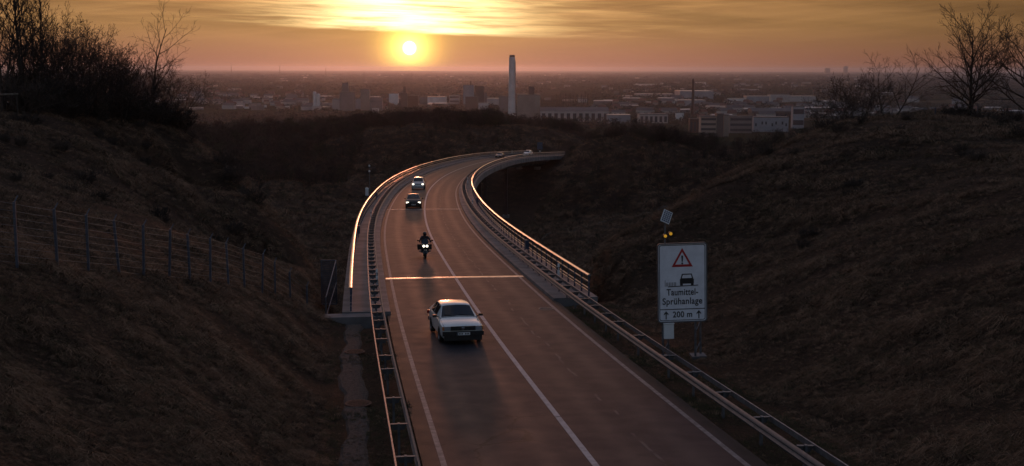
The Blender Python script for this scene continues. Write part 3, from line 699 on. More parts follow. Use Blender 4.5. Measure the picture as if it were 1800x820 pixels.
    q = MB(); yw0 = st[fi[0]][0]; zc0 = st[fi[0]][4]
    for sx in (-0.45, 0.15):
        q.tube([(sx, yw0 - 0.01, zc0 + 0.05), (sx + 0.42, yw0 - 0.10, zc0 + 0.10)], 0.010, 4)
    q.build('wiper', M['black'], root)
    for a_, b_ in ((1, fi[0]),):                    # bonnet shut lines
        for c_ in (6, 10):
            q = MB(); q.tube([rows[i][c_] + Vector((0, 0, 0.003)) for i in range(a_, b_ + 1)], 0.006, 4); q.build('shut_line', M['black'], root)
    q = MB(); q.tube([rows[fi[0]][c_] + Vector((0, 0.01, 0.004)) for c_ in range(6, 11)], 0.012, 4); q.build('cowl_seam', M['black'], root)
    q = MB(); q.obox((0, 0, 0.2), (Wd * 0.8, 0, 0), (0, L * 0.42, 0), (0, 0, 0.05)); q.build('underbody', M['black'], root)
    return root
def park(o, s, off, yaw=0.0, sc=1.0):            # facing back towards the viewer, wheels on the road
    o.location = rp(s, off, -0.004 * abs(off) + 0.004)
    t = -rt(s); n = Vector((0, 0, 1)); xax = t.cross(n).normalized(); zax = xax.cross(t)
    m = Matrix((xax, t, zax)).transposed().to_4x4()
    o.rotation_euler = (m @ Matrix.Rotation(yaw, 4, 'Z')).to_euler(); o.scale = (sc, sc, sc)
# 1980s hatchback
SED = dict(L=4.45, W=1.69, mirror=(0.82, 0.98), wheels=(1.32, -1.22), wr=0.295,
  stations=[(2.20, 0.30, 0.60, 0.74, 0.66, 0.70), (2.17, 0.22, 0.66, 0.80, 0.73, 0.74), (2.0, 0.20, 0.74, 0.83, 0.80, 0.76), (1.5, 0.20, 0.80, 0.845, 0.86, 0.76), (0.95, 0.20, 0.87, 0.845, 0.925, 0.74),
            (0.30, 0.20, 0.90, 0.845, 1.335, 0.585), (0.0, 0.20, 0.91, 0.845, 1.375, 0.59), (-0.55, 0.20, 0.92, 0.845, 1.385, 0.59), (-1.10, 0.20, 0.93, 0.845, 1.35, 0.575), (-1.45, 0.20, 0.93, 0.84, 1.28, 0.565), (-2.0, 0.24, 0.93, 0.82, 0.985, 0.62), (-2.2, 0.30, 0.86, 0.80, 0.93, 0.66)],
  wind=(4, 5), rear=(9, 10), side=[(5, 7), (7, 8), (8, 9)], face=dict(bumper=0.46, black=True, grille=0.655, gh=0.085, gw=0.50, lamp=(0.15, 0.082), yg=2.20, bh=0.085, pz=0.0))
c1 = make_car('parked_hatchback', SED, paint('silver_green_paint', (0.74, 0.80, 0.78), 0.32, 0.1), 'silver-green old hatchback with unlit headlights, nearest car on the road', False)
c1.name = 'hatchback_car'; park(c1, 10.0, -1.66, R(3.5))
# black compact, lights on
CMP = dict(L=4.1, W=1.72, mirror=(0.85, 1.02), wheels=(1.25, -1.22), wr=0.31, tail=0.85,
  stations=[(2.05, 0.30, 0.56, 0.62, 0.62, 0.56), (1.98, 0.22, 0.66, 0.76, 0.74, 0.68), (1.75, 0.20, 0.76, 0.83, 0.86, 0.74), (1.35, 0.20, 0.86, 0.86, 0.95, 0.76), (0.95, 0.20, 0.92, 0.86, 1.01, 0.74),
            (0.15, 0.20, 0.95, 0.86, 1.42, 0.585), (-0.15, 0.20, 0.96, 0.86, 1.46, 0.59), (-0.7, 0.20, 0.97, 0.86, 1.47, 0.59), (-1.2, 0.20, 0.98, 0.855, 1.43, 0.575), (-1.6, 0.22, 0.99, 0.84, 1.36, 0.56), (-1.95, 0.28, 0.95, 0.80, 1.02, 0.66), (-2.05, 0.34, 0.86, 0.78, 0.92, 0.66)],
  wind=(4, 5), rear=(9, 10), side=[(5, 7), (7, 9)], face=dict(bumper=0.42, grille=0.62, gh=0.05, gw=0.36, lamp=(0.15, 0.075), yg=2.0, lz=0.03, pz=0.0))
c2 = make_car('compact_car', CMP, mat('black_paint', (0.010, 0.009, 0.009), 0.35, 0.0, spec=0.4), 'black compact car with lit headlights on the bridge between motorcycle and silver van', True)
park(c2, 93.2, -1.22)
# silver mini van, lights on
VAN = dict(L=4.15, W=1.78, mirror=(0.95, 1.12), wheels=(1.28, -1.25), wr=0.31, tail=1.0,
  stations=[(2.07, 0.30, 0.58, 0.64, 0.64, 0.58), (2.0, 0.22, 0.70, 0.78, 0.78, 0.70), (1.75, 0.20, 0.82, 0.86, 0.93, 0.74), (1.45, 0.20, 0.92, 0.88, 1.02, 0.75), (1.15, 0.20, 0.97, 0.89, 1.08, 0.74),
            (0.30, 0.20, 1.0, 0.89, 1.58, 0.61), (0.0, 0.20, 1.02, 0.89, 1.63, 0.62), (-0.7, 0.20, 1.03, 0.89, 1.65, 0.62), (-1.3, 0.20, 1.04, 0.885, 1.62, 0.61), (-1.75, 0.22, 1.05, 0.87, 1.56, 0.60), (-2.0, 0.28, 1.02, 0.84, 1.10, 0.72), (-2.07, 0.34, 0.90, 0.80, 0.96, 0.70)],
  wind=(4, 5), rear=(9, 10), side=[(5, 7), (7, 9)], face=dict(bumper=0.44, grille=0.70, gh=0.06, gw=0.48, lamp=(0.15, 0.09), yg=2.02, lz=0.06, pz=0.0))
c3 = make_car('small_van', VAN, paint('silver_paint', (0.45, 0.45, 0.46)), 'silver mini van with lit headlights following the black compact car', True)
park(c3, 130.0, -1.62)
CON = dict(CMP); 
c4 = make_car('saloon_car', SED, paint('dark_grey_paint', (0.05, 0.05, 0.055)), 'small dark car far along the bridge, before the white estate car', False)
park(c4, 270.5, -1.5)
EST = dict(VAN); EST['L'] = 4.5
c5 = make_car('estate_car', EST, paint('white_paint_car', (0.78, 0.77, 0.75)), 'white estate car at the far end of the bridge', False)
park(c5, 301.0, -1.7)

# ------------------------------------------------------------------ motorcycle and rider
def motorcycle():
    root = tag(empty('motorcycle'), 'black touring motorcycle with two lit round headlights', 'motorcycle')
    blk = mat('motorcycle_paint', (0.018, 0.018, 0.022), 0.25, 0.2, coat=0.6)
    for y, w in ((0.78, 0.06), (-0.72, 0.085)):
        m = MB(); r_ = 0.30
        m.lathe([(r_ * 0.72, -w), (r_ * 0.93, -w), (r_, -w * 0.4), (r_, w * 0.4), (r_ * 0.93, w), (r_ * 0.72, w)], 20, axis='X'); o = m.build('wheel', M['rubber'], root, smooth_=True); o.location = (0, y, r_)
        m = MB(); m.lathe([(r_ * 0.74, -0.03), (r_ * 0.7, 0.0), (r_ * 0.74, 0.03)], 18, axis='X')
        for k in range(6): a = k * math.pi / 3; m.tube([(0, 0, 0), (0, math.cos(a) * r_ * 0.7, math.sin(a) * r_ * 0.7)], 0.02, 4)
        m.build('rim', M['rim'], o)
    for sx in (-1, 1):
        m = MB(); m.tube([(sx * 0.10, 0.78, 0.30), (sx * 0.10, 0.50, 0.88)], 0.028, 8); m.build('fork_leg', M['galv_dull'], root, smooth_=True)
        m = MB(); m.lathe([(0.001, 0.05), (0.05, 0.05), (0.085, 0.0), (0.085, -0.05), (0.001, -0.06)], 16, axis='X'); h = m.build('headlight', M['headlight_on'], root, smooth_=True); h.rotation_euler = (0, 0, R(90)); h.location = (sx * 0.105, 0.735, 0.84)
        m = MB(); m.tube([(0.0, 0.42, 1.02), (sx * 0.18, 0.40, 1.06), (sx * 0.40, 0.28, 1.08)], 0.016, 6); m.build('handlebar', M['black'], root)
        m = MB(); m.obox((sx * 0.46, 0.45, 1.20), (0.085, -sx * 0.015, 0), (0, 0.03, 0), (0, 0, 0.05)); m.tube([(sx * 0.36, 0.42, 1.08), (sx * 0.45, 0.45, 1.18)], 0.012, 5); m.build('mirror', M['black'], root)
        m = MB(); m.obox((sx * 0.36, -0.62, 0.68), (0.12, 0, 0), (0, 0.30, 0), (0, 0.02, 0.18)); m.build('pannier', M['rubber'], root, smooth_=True)
        m = MB(); m.tube([(sx * 0.16, 0.1, 0.35), (sx * 0.22, -0.5, 0.34), (sx * 0.22, -0.95, 0.42)], [0.035, 0.05, 0.055], 8); m.build('exhaust', M['chrome'], root, smooth_=True)
        m = MB(); m.tube([(sx * 0.22, 0.22, 0.45), (sx * 0.40, 0.22, 0.46)], 0.05, 8); m.build('engine_guard', M['galv_dull'], root)
    # fairing: lofted shell
    m = MB(); rows = []
    for y, w, z0, z1 in ((0.74, 0.12, 0.74, 0.95), (0.68, 0.24, 0.62, 1.02), (0.52, 0.30, 0.48, 1.08), (0.30, 0.28, 0.42, 1.02), (0.05, 0.20, 0.42, 0.92)):
        rows.append([Vector((x * w, y, z)) for x, z in ((-0.5, z0), (-1, z0 + (z1 - z0) * 0.4), (-0.9, z0 + (z1 - z0) * 0.8), (-0.4, z1), (0.4, z1), (0.9, z0 + (z1 - z0) * 0.8), (1, z0 + (z1 - z0) * 0.4), (0.5, z0))])
    m.sweep(rows, close=True); m.build('fairing', blk, root, smooth_=True, fix=True)
    m = MB(); m.sweep([[Vector((x * w, y + 0.05 * (1 - x * x), z)) for x in (-1, -0.5, 0, 0.5, 1)] for w, y, z in ((0.25, 0.60, 1.03), (0.22, 0.50, 1.18), (0.15, 0.42, 1.30))]); m.build('windshield', M['dark_glass'], root, smooth_=True)
    m = MB(); m.obox((0, 0.0, 0.48), (0.17, 0, 0), (0, 0.30, 0), (0, 0, 0.16)); m.build('engine', M['galv_dull'], root)
    m = MB(); rows = [[Vector((math.cos(a) * w, y, z + math.sin(a) * h)) for a in np.linspace(0, 2 * math.pi, 10, endpoint=False)] for y, w, z, h in ((0.32, 0.10, 0.88, 0.08), (0.2, 0.19, 0.90, 0.13), (0.0, 0.17, 0.86, 0.11), (-0.15, 0.11, 0.80, 0.06))]
    m.sweep(rows, close=True); m.build('tank', blk, root, smooth_=True, fix=True)
    m = MB(); m.obox((0, -0.42, 0.78), (0.15, 0, 0), (0, 0.34, 0.03), (0, 0, 0.05)); m.build('seat', M['black'], root, smooth_=True)
    m = MB(); m.obox((0, -0.80, 1.02), (0.22, 0, 0), (0, 0.17, 0), (0, 0, 0.15)); m.build('top_case', M['rubber'], root, smooth_=True)
    m = MB(); m.sweep([[Vector((x, 0.78 + 0.33 * math.cos(a), 0.30 + 0.33 * math.sin(a))) for x in (-0.07, 0, 0.07)] for a in np.linspace(R(20), R(150), 8)]); m.build('front_mudguard', blk, root, smooth_=True)
    return root
moto = motorcycle(); park(moto, 41.6, -1.19)
def rider(parent_mat):
    me = bpy.data.meshes.new('person')
    J = dict(pel=(0, -0.30, 0.90), wai=(0, -0.25, 1.06), che=(0, -0.16, 1.28), nec=(0, -0.10, 1.45), hea=(0, -0.05, 1.57),
             shl=(-0.20, -0.12, 1.38), ell=(-0.34, 0.08, 1.20), hal=(-0.37, 0.27, 1.10), shr=(0.20, -0.12, 1.38), elr=(0.34, 0.08, 1.20), har=(0.37, 0.27, 1.10),
             hil=(-0.11, -0.28, 0.88), knl=(-0.25, 0.12, 0.80), anl=(-0.22, -0.12, 0.40), tol=(-0.23, 0.08, 0.36), hir=(0.11, -0.28, 0.88), knr=(0.25, 0.12, 0.80), anr=(0.22, -0.12, 0.40), tor=(0.23, 0.08, 0.36))
    ks = list(J); E = [('pel', 'wai'), ('wai', 'che'), ('che', 'nec'), ('nec', 'hea'), ('che', 'shl'), ('shl', 'ell'), ('ell', 'hal'), ('che', 'shr'), ('shr', 'elr'), ('elr', 'har'),
                       ('pel', 'hil'), ('hil', 'knl'), ('knl', 'anl'), ('anl', 'tol'), ('pel', 'hir'), ('hir', 'knr'), ('knr', 'anr'), ('anr', 'tor')]
    rad = dict(pel=0.16, wai=0.155, che=0.18, nec=0.07, hea=0.09, shl=0.085, ell=0.06, hal=0.045, shr=0.085, elr=0.06, har=0.045, hil=0.10, knl=0.07, anl=0.05, tol=0.045, hir=0.10, knr=0.07, anr=0.05, tor=0.045)
    me.from_pydata([J[k] for k in ks], [(ks.index(a), ks.index(b)) for a, b in E], []); me.materials.append(parent_mat)
    o = bpy.data.objects.new('person', me); COL.objects.link(o)
    md = o.modifiers.new('skin', 'SKIN'); sk = me.skin_vertices[0].data if me.skin_vertices else None
    if sk is None:
        bm = bmesh.new(); bm.from_mesh(me); bm.verts.layers.skin.verify(); bm.to_mesh(me); bm.free(); sk = me.skin_vertices[0].data
    for i, k in enumerate(ks): sk[i].radius = (rad[k], rad[k]); sk[i].use_root = (k == 'pel')
    ms = o.modifiers.new('sub', 'SUBSURF'); ms.levels = 2; ms.render_levels = 2
    # helmet and gloves as clothing
    h = MB(); prof = [(0.001, -0.14), (0.09, -0.13), (0.125, -0.06), (0.135, 0.02), (0.12, 0.09), (0.075, 0.135), (0.001, 0.15)]; h.lathe(prof, 18)
    ho = h.build('helmet', mat('helmet_shell', (0.02, 0.02, 0.022), 0.2, coat=0.5), o, smooth_=True); ho.location = (0, -0.04, 1.60); ho.scale = (0.95, 1.15, 1.0)
    v = MB(); v.sweep([[Vector((0.139 * math.sin(a) * w, 0.139 * math.cos(a) * w, z)) for a in np.linspace(R(-65), R(65), 9)] for z, w in ((-0.05, 0.98), (0.0, 1.01), (0.05, 0.97))]); v.build('visor', M['dark_glass'], ho, smooth_=True)
    for sx in (-1, 1):
        g = MB()
        for k in range(4): g.tube([(sx * (0.33 + k * 0.022), 0.27, 1.10), (sx * (0.33 + k * 0.022), 0.315, 1.085), (sx * (0.33 + k * 0.022), 0.315, 1.05)], 0.0105, 5)
        g.tube([(sx * 0.325, 0.25, 1.10), (sx * 0.30, 0.28, 1.07)], 0.012, 5); g.build('glove_fingers', M['black'], o)
    return tag(o, 'motorcycle rider in dark jacket and black helmet leaning on the handlebars', 'person')
rd_ = rider(mat('rider_jacket', (0.03, 0.028, 0.033), 0.7, var=0.2, scale=8)); park(rd_, 41.6, -1.19)

# ------------------------------------------------------------------ road sign with flashing beacon and solar panel
def text_mesh(txt, size, m, name, parent, loc, width=None):
    cu = bpy.data.curves.new('t', 'FONT'); cu.body = txt; cu.size = size; cu.align_x = 'CENTER'; cu.align_y = 'CENTER'; cu.extrude = 0.002; cu.offset = 0.006; cu.space_character = 1.06
    to = bpy.data.objects.new('t', cu); COL.objects.link(to); dg = bpy.context.evaluated_depsgraph_get(); me = bpy.data.meshes.new_from_object(to.evaluated_get(dg))
    bpy.data.objects.remove(to); me.materials.clear(); me.materials.append(m)
    co = np.empty(len(me.vertices) * 3); me.vertices.foreach_get('co', co); co = co.reshape(-1, 3)
    if width: co[:, 0] *= width / (co[:, 0].max() - co[:, 0].min())
    co[:, 0] -= (co[:, 0].max() + co[:, 0].min()) / 2
    me.vertices.foreach_set('co', co.ravel()); me.update()
    o = bpy.data.objects.new(name, me); COL.objects.link(o); o.parent = parent; o.rotation_euler = (R(90), 0, 0); o.location = loc
    return o
def rounded(w, h, r_, n=5):
    out = []
    for cx, cz, a0 in ((w / 2 - r_, h / 2 - r_, 0), (-w / 2 + r_, h / 2 - r_, 90), (-w / 2 + r_, -h / 2 + r_, 180), (w / 2 - r_, -h / 2 + r_, 270)):
        for k in range(n + 1): a = R(a0 + 90 * k / n); out.append((cx + r_ * math.cos(a), cz + r_ * math.sin(a)))
    return out
def plate(mb, outline, y0, y1):                   # flat prism in the xz plane
    n = len(outline); mb.add([(x, y0, z) for x, z in outline] + [(x, y1, z) for x, z in outline], [tuple(range(n - 1, -1, -1)), tuple(range(n, 2 * n))] + [(k, (k + 1) % n, n + (k + 1) % n, n + k) for k in range(n)])
def ringplate(mb, outer, inner, y0, y1):
    n = len(outer); V = [(x, y, z) for o_ in (outer, inner) for y in (y0, y1) for x, z in o_]
    F_ = []
    for k in range(n):
        j = (k + 1) % n
        F_ += [(k, j, 2 * n + j, 2 * n + k), (n + j, n + k, 3 * n + k, 3 * n + j), (j, k, n + k, n + j), (2 * n + k, 2 * n + j, 3 * n + j, 3 * n + k)]
    mb.add(V, F_)
SGN_D = 43.4
sp_ = at(1203, 497, SGN_D)                         # middle of the plate
sg = tag(empty('road_sign', (sp_.x, sp_.y, 0)), 'white rectangular warning sign about de-icing spray on two post frames beside the right guard rail', 'road sign')
gz = tz(sp_.x, sp_.y); sg.location = (sp_.x, sp_.y, gz); sg.rotation_euler = (0, R(-1.6), R(3))
zc = sp_.z - gz; SW, SH = 1.80, 2.92
M['sign_white'] = mat('sign_face_white', (0.78, 0.79, 0.84), 0.4, var=0.08, scale=2.5)
M['sign_black'] = mat('sign_print_black', (0.02, 0.02, 0.022), 0.45)
M['sign_red'] = mat('sign_print_red', (0.42, 0.02, 0.025), 0.45)
m = MB(); plate(m, rounded(SW, SH, 0.10), -0.02, 0.02); b = m.build('sign_plate', M['sign_white'], sg); b.location = (0, 0, zc)
m = MB(); ringplate(m, rounded(SW + 0.05, SH + 0.05, 0.12), rounded(SW - 0.03, SH - 0.03, 0.09), -0.045, 0.03); b = m.build('sign_frame', M['galv'], sg); b.location = (0, 0, zc)
m = MB(); ringplate(m, rounded(SW - 0.09, SH - 0.09, 0.08), rounded(SW - 0.135, SH - 0.135, 0.065), -0.026, -0.021); b = m.build('border_line', M['sign_black'], sg); b.location = (0, 0, zc)
m = MB(); m.box((0, -0.0235, zc - 0.99), (SW - 0.12, 0.005, 0.03)); m.build('divider_line', M['sign_black'], sg)
tz0 = zc + 0.86
def tri(s_): return [(0, s_ * 0.62), (-s_ * 0.56, -s_ * 0.38), (s_ * 0.56, -s_ * 0.38)]
m = MB(); ringplate(m, tri(0.70), tri(0.47), -0.027, -0.021); b = m.build('warning_triangle', M['sign_red'], sg); b.location = (0, 0, tz0)
m = MB(); plate(m, [(-0.035, 0.17), (0.035, 0.17), (0.02, -0.06), (-0.02, -0.06)][::-1], -0.027, -0.021); plate(m, [(0.035 * math.cos(a), -0.12 + 0.035 * math.sin(a)) for a in np.linspace(0, 2 * math.pi, 10, endpoint=False)], -0.027, -0.021)
b = m.build('exclamation_mark', M['sign_black'], sg); b.location = (0, 0, tz0 - 0.02)
m = MB(); ringplate(m, [(-0.18, 0.20), (-0.24, 0.0), (0.24, 0.0), (0.18, 0.20)], [(-0.15, 0.165), (-0.19, 0.035), (0.19, 0.035), (0.15, 0.165)], -0.027, -0.021)
plate(m, [(-0.26, 0.0), (-0.26, -0.17), (0.26, -0.17), (0.26, 0.0)], -0.0272, -0.021)
for sx in (-0.2, 0.2): plate(m, [(sx - 0.05, -0.17), (sx - 0.05, -0.235), (sx + 0.05, -0.235), (sx + 0.05, -0.17)], -0.027, -0.021)
plate(m, [(-0.70, -0.255), (-0.70, -0.285), (0.42, -0.255), (0.42, -0.225)], -0.026, -0.021)
b = m.build('car_pictogram', M['sign_black'], sg); b.location = (0.17, 0, zc + 0.13)
m = MB(); m.box((-0.36, -0.024, 0.02), (0.015, 0.005, 0.24))
for r_ in range(4):
    for k in range(4): m.box((-0.29 + k * 0.10, -0.024, 0.035 - r_ * 0.036), (0.075, 0.005, 0.016))
b = m.build('spray_pictogram', M['sign_black'], sg); b.location = (-0.28, 0, zc - 0.03)
text_mesh('Taumittel-', 0.34, M['sign_black'], 'lettering', sg, (0.0, -0.0235, zc - 0.36), 1.17)
text_mesh('Sprühanlage', 0.34, M['sign_black'], 'lettering', sg, (0.0, -0.0235, zc - 0.70), 1.48)
text_mesh('200 m', 0.31, M['sign_black'], 'lettering', sg, (0.0, -0.0235, zc - 1.20), 0.72)
for sx in (-0.61, 0.61):
    m = MB(); plate(m, [(-0.02, -0.16), (0.02, -0.16), (0.02, 0.06), (0.085, -0.01), (0.085, 0.045), (0.0, 0.15), (-0.085, 0.045), (-0.085, -0.01), (-0.02, 0.06)], -0.0265, -0.021)
    b = m.build('arrow', M['sign_black'], sg); b.location = (sx, 0, zc - 1.20)
for sx in (-0.72, 0.50):                            # two lattice post frames
    m = MB()
    for dx, dy in ((0, 0.08), (0.26, 0.42)): m.tube([(sx + dx, dy, -0.4), (sx + dx, dy, zc + 1.3)], 0.038, 8)
    for k in range(5):
        z = 0.25 + k * 0.75; m.tube([(sx, 0.08, z), (sx + 0.26, 0.42, z + 0.32)], 0.016, 5)
    m.build('post_frame', M['galv_dull'], sg, smooth_=True)
    m = MB(); m.box((sx + 0.13, 0.25, -0.04), (0.55, 0.6, 0.26)); m.build('footing', M['concrete_dark'], sg)
m = MB(); m.box((-0.52, 0.02, zc - SH / 2 - 0.34), (0.36, 0.26, 0.56)); m.box((-0.52, 0.02, zc - SH / 2 - 0.045), (0.40, 0.30, 0.03)); m.build('battery_box', M['white'], sg)
m = MB(); m.tube([(-0.62, 0.10, zc + 1.2), (-0.60, 0.10, zc + 2.28)], 0.03, 8); m.build('panel_pole', M['galv_dull'], sg)
sol = MB(); sol.obox((-0.55, 0.08, zc + 2.45), Vector((0.155, 0.0, -0.075)), Vector((0.10, 0.14, 0.19)), Vector((-0.004, -0.016, 0.01))); so_ = sol.build('solar_panel', M['white'], sg)
q = MB()
for i in range(4):
    for j in range(6):
        q.obox(Vector((-0.55, 0.08, zc + 2.45)) + Vector((0.155, 0.0, -0.075)) * ((i - 1.5) / 2.25) + Vector((0.10, 0.14, 0.19)) * ((j - 2.5) / 3.3) + Vector((0.004, -0.022, 0.012)) , Vector((0.155, 0.0, -0.075)) * 0.17, Vector((0.10, 0.14, 0.19)) * 0.115, Vector((-0.001, -0.002, 0.001)))
q.build('solar_cells', mat('solar_cell', (0.06, 0.07, 0.11), 0.15, spec=0.7), so_)
M['beacon'] = mat('amber_beacon', (0.7, 0.32, 0.03), 0.3, emit=(1.0, 0.5, 0.04), estr=0.35)
for dx, dz in ((-0.09, -0.03), (0.11, 0.05)):
    m = MB(); m.lathe([(0.001, 0.05), (0.045, 0.04), (0.06, 0.0), (0.06, -0.03)], 12, axis='X'); b = m.build('beacon', M['beacon'], sg, smooth_=True); b.rotation_euler = (0, 0, R(-90)); b.location = (-0.52 + dx, 0.0, zc + 1.78 + dz)
    m = MB(); m.lathe([(0.001, -0.05), (0.08, -0.05), (0.085, 0.02), (0.06, 0.02)], 12, axis='X'); h_ = m.build('beacon_housing', M['black'], sg); h_.rotation_euler = (0, 0, R(-90)); h_.location = (-0.52 + dx, 0.02, zc + 1.78 + dz); q = MB(); q.tube([(-0.61, 0.10, zc + 1.75), (-0.52 + dx, 0.05, zc + 1.78 + dz)], 0.015, 5); q.build('lamp_arm', M['black'], sg)

# ------------------------------------------------------------------ small bridge furniture
def spray_box(s, side, label):
    r_ = tag(empty('spray_unit', rp(s, 5.80 * side, 0.14), -rh(s)), label, 'spray box', 'spray units on the handrails')
    m = MB(); m.box((0, 0, 0.62), (0.22, 0.42, 0.58)); m.build('housing', M['blue_paint'], r_)
    m = MB(); m.box((0, 0, 0.93), (0.27, 0.47, 0.03)); m.build('lid', M['galv'], r_)
    m = MB(); m.tube([(0.02 * side, 0, 0), (0.02 * side, 0, 0.34)], 0.03, 6); m.build('feed_pipe', M['blue_paint'], r_)
spray_box(55.9, -1, 'blue-grey spray box on the left handrail, nearer of the two there')
spray_box(103.6, -1, 'blue-grey spray box on the left handrail beside the black compact car')
spray_box(41.8, 1, 'blue-grey spray box on the right handrail near its end')
spray_box(92.4, 1, 'blue-grey spray box on the right handrail at the tight bend')
def delineator(s, o, label):
    r_ = tag(empty('delineator_post', rp(s, o, 0.10), -rh(s)), label, 'delineator', 'roadside delineator posts')
    m = MB(); m.box((0, 0, 0.50), (0.13, 0.09, 0.55), taper=0.9); m.box((0, 0, 1.03), (0.118, 0.08, 0.20), taper=0.8); m.build('body', M['white'], r_)
    m = MB(); m.box((0, 0, 0.855), (0.124, 0.086, 0.16)); b = m.build('black_band', M['black'], r_)
    m = MB(); m.box((0, -0.047, 0.85), (0.05, 0.006, 0.12)); m.build('reflector', M['white'], b)
    m = MB(); m.box((0, 0, 0.09), (0.05, 0.05, 0.30)); m.build('foot', M['galv_dull'], r_)
delineator(24.5, -4.62, 'white and black delineator post on the left guard rail near the bright joint')
delineator(25.6, 5.35, 'white and black delineator post behind the right guard rail near the handrail end')
delineator(88.0, 5.10, 'small delineator post behind the right guard rail in the bend')
delineator(72.0, -5.1, 'small delineator post behind the left guard rail halfway along the bridge')
delineator(139.0, 5.15, 'small delineator post at the far right guard rail')
def manhole(name, p, r_, rz, label, m_):
    root = tag(empty(name, p, rz), label, 'manhole cover')
    m = MB(); m.lathe([(r_, -0.03), (r_, 0.006), (r_ * 0.9, 0.006), (r_ * 0.9, -0.004)], 28); m.build('frame', m_, root)
    m = MB(); m.lathe([(r_ * 0.88, -0.02), (r_ * 0.88, 0.004), (0.001, 0.004)], 28); c_ = m.build('cover', m_, root)
    for k in range(-3, 4):
        y = k * r_ * 0.22; L = math.sqrt(max(0.01, (r_ * 0.8)**2 - y * y))
        m = MB(); m.box((0, y, 0.009), (2 * L, r_ * 0.10, 0.010)); m.build('rib', m_, c_)
manhole('manhole_cover', rp(17.0, 3.31, 0.0), 0.36, 0.3, 'round iron manhole cover in the right lane beside the edge line', M['iron'])
manhole('drain_cover', rp(-1.4, -5.78, -0.155), 0.42, 0.2, 'rusty round drain cover in the gravel beside the left guard rail', M['rust'])
manhole('drain_cover', rp(7.8, -5.80, -0.155), 0.40, 0.2, 'rusty drain cover in the gravel farther up, near the bridge abutment', M['rust'])
# weather mast outside the left handrail
p = rp(110, -7.0, 0); ws = tag(empty('weather_mast', p, -rh(110)), 'thin weather mast with small sensors outside the left handrail', 'mast')
m = MB(); m.tube([(0, 0, -0.4), (0, 0, 4.0)], [0.045, 0.03], 8); m.build('pole', M['galv_dull'], ws)
m = MB(); m.box((0.35, 0, -0.35), (0.9, 0.1, 0.1)); m.build('bracket', M['galv_dull'], ws)
m = MB(); m.tube([(-0.1, 0, 3.75), (0.75, 0, 3.75)], 0.02, 6); m.build('sensor_arm', M['galv_dull'], ws)
for z in (4.02, 3.35):
    m = MB(); m.lathe([(0.001, -0.12), (0.10, -0.1), (0.11, 0.05), (0.06, 0.12), (0.001, 0.13)], 10, c=(0, 0, z)); m.build('sensor', M['white'], ws, smooth_=True)
p = at(645, 337, 147); bx_ = tag(empty('sensor_housing', p), 'white cylindrical sensor housing beside the weather mast at the left handrail', 'sensor')
m = MB(); m.lathe([(0.001, -0.5), (0.2, -0.5), (0.2, 0.3), (0.23, 0.32), (0.2, 0.44), (0.001, 0.5)], 12); m.build('housing', M['white'], bx_, smooth_=True)
m = MB(); m.tube([(0, 0, -0.5), (0.1, 0, -2.2)], 0.05, 6); m.build('stem', M['galv_dull'], bx_)
# road sign far away at the bridge end (seen as a dark blue panel on a post)
p = at(949, 268, 352); fs = tag(empty('direction_sign', p), 'small dark blue direction sign at the far bridge end', 'road sign')
m = MB(); m.box((0, 0, 1.9), (1.6, 0.05, 2.1)); m.build('panel', M['blue_paint'], fs)
for sx in (-0.5, 0.5): m = MB(); m.tube([(sx, 0.06, -1.5), (sx, 0.06, 2.9)], 0.05, 6); m.build('post', M['galv_dull'], fs)
m = MB(); m.lathe([(0.001, -0.2), (0.16, -0.15), (0.16, 0.15), (0.001, 0.2)], 8, c=(0, -0.1, 0.3)); m.build('reflector', M['white'], fs)
p = at(900, 267.5, 338); m = MB(); m.box((0, 0, 0.5), (0.14, 0.1, 1.0), taper=0.8); o = tag(m.build('marker_post', M['white']), 'tiny white marker post left of the far white car', 'marker post'); o.location = p - Vector((0, 0, 0.6))

# ------------------------------------------------------------------ fences
def fence(pts, h, label, arms=True, wires=9, name='wire_fence', drop=0.5):
    root = tag(empty(name), label, 'fence')
    pm = None
    for i, p in enumerate(pts):
        if pm is None:
            m = MB(); m.box((0, 0, (h - drop) / 2), (0.07, 0.07, h + drop)); o = m.build('post', M['fence_post'], root); pm = o.data
            if arms: m = MB(); m.tube([(0, 0, h - 0.02), (0.08, 0.10, h + 0.17)], 0.016, 5); a = m.build('arm', M['fence_post'], o); am = a.data
        else:
            o = link_mesh('post', pm, root)
            if arms: a = link_mesh('arm', am, o)
        o.location = p; o.rotation_euler = (random.gauss(0, 0.025), random.gauss(0, 0.025), random.gauss(0, 0.1))
    for k in range(wires):
        z = 0.1 + (h - 0.15) * (k / (wires - 1)) ** 1.0
        m = MB(); P_ = []
        for i in range(len(pts) - 1):
            for f in (0, 0.5): 
                q_ = pts[i].lerp(pts[i + 1], f); P_.append(q_ + Vector((0, 0, z - (0.008 if f else 0))))
        P_.append(pts[-1] + Vector((0, 0, z)))
        m.tube(P_, 0.0042, 4, cap=False); m.build('wire', M['wire'], root)
    return root
fl = [at(*e) for e in FENCE]
_z = np.array([tz(p.x, p.y) for p in fl])
for _ in range(6): _z[1:-1] = (_z[:-2] + 2 * _z[1:-1] + _z[2:]) / 4
fl = [Vector((p.x, p.y, z - 0.02)) for p, z in zip(fl, _z)]
fence(fl[:-1], 1.78, 'wire fence on steel posts running down the left bank to the bridge')
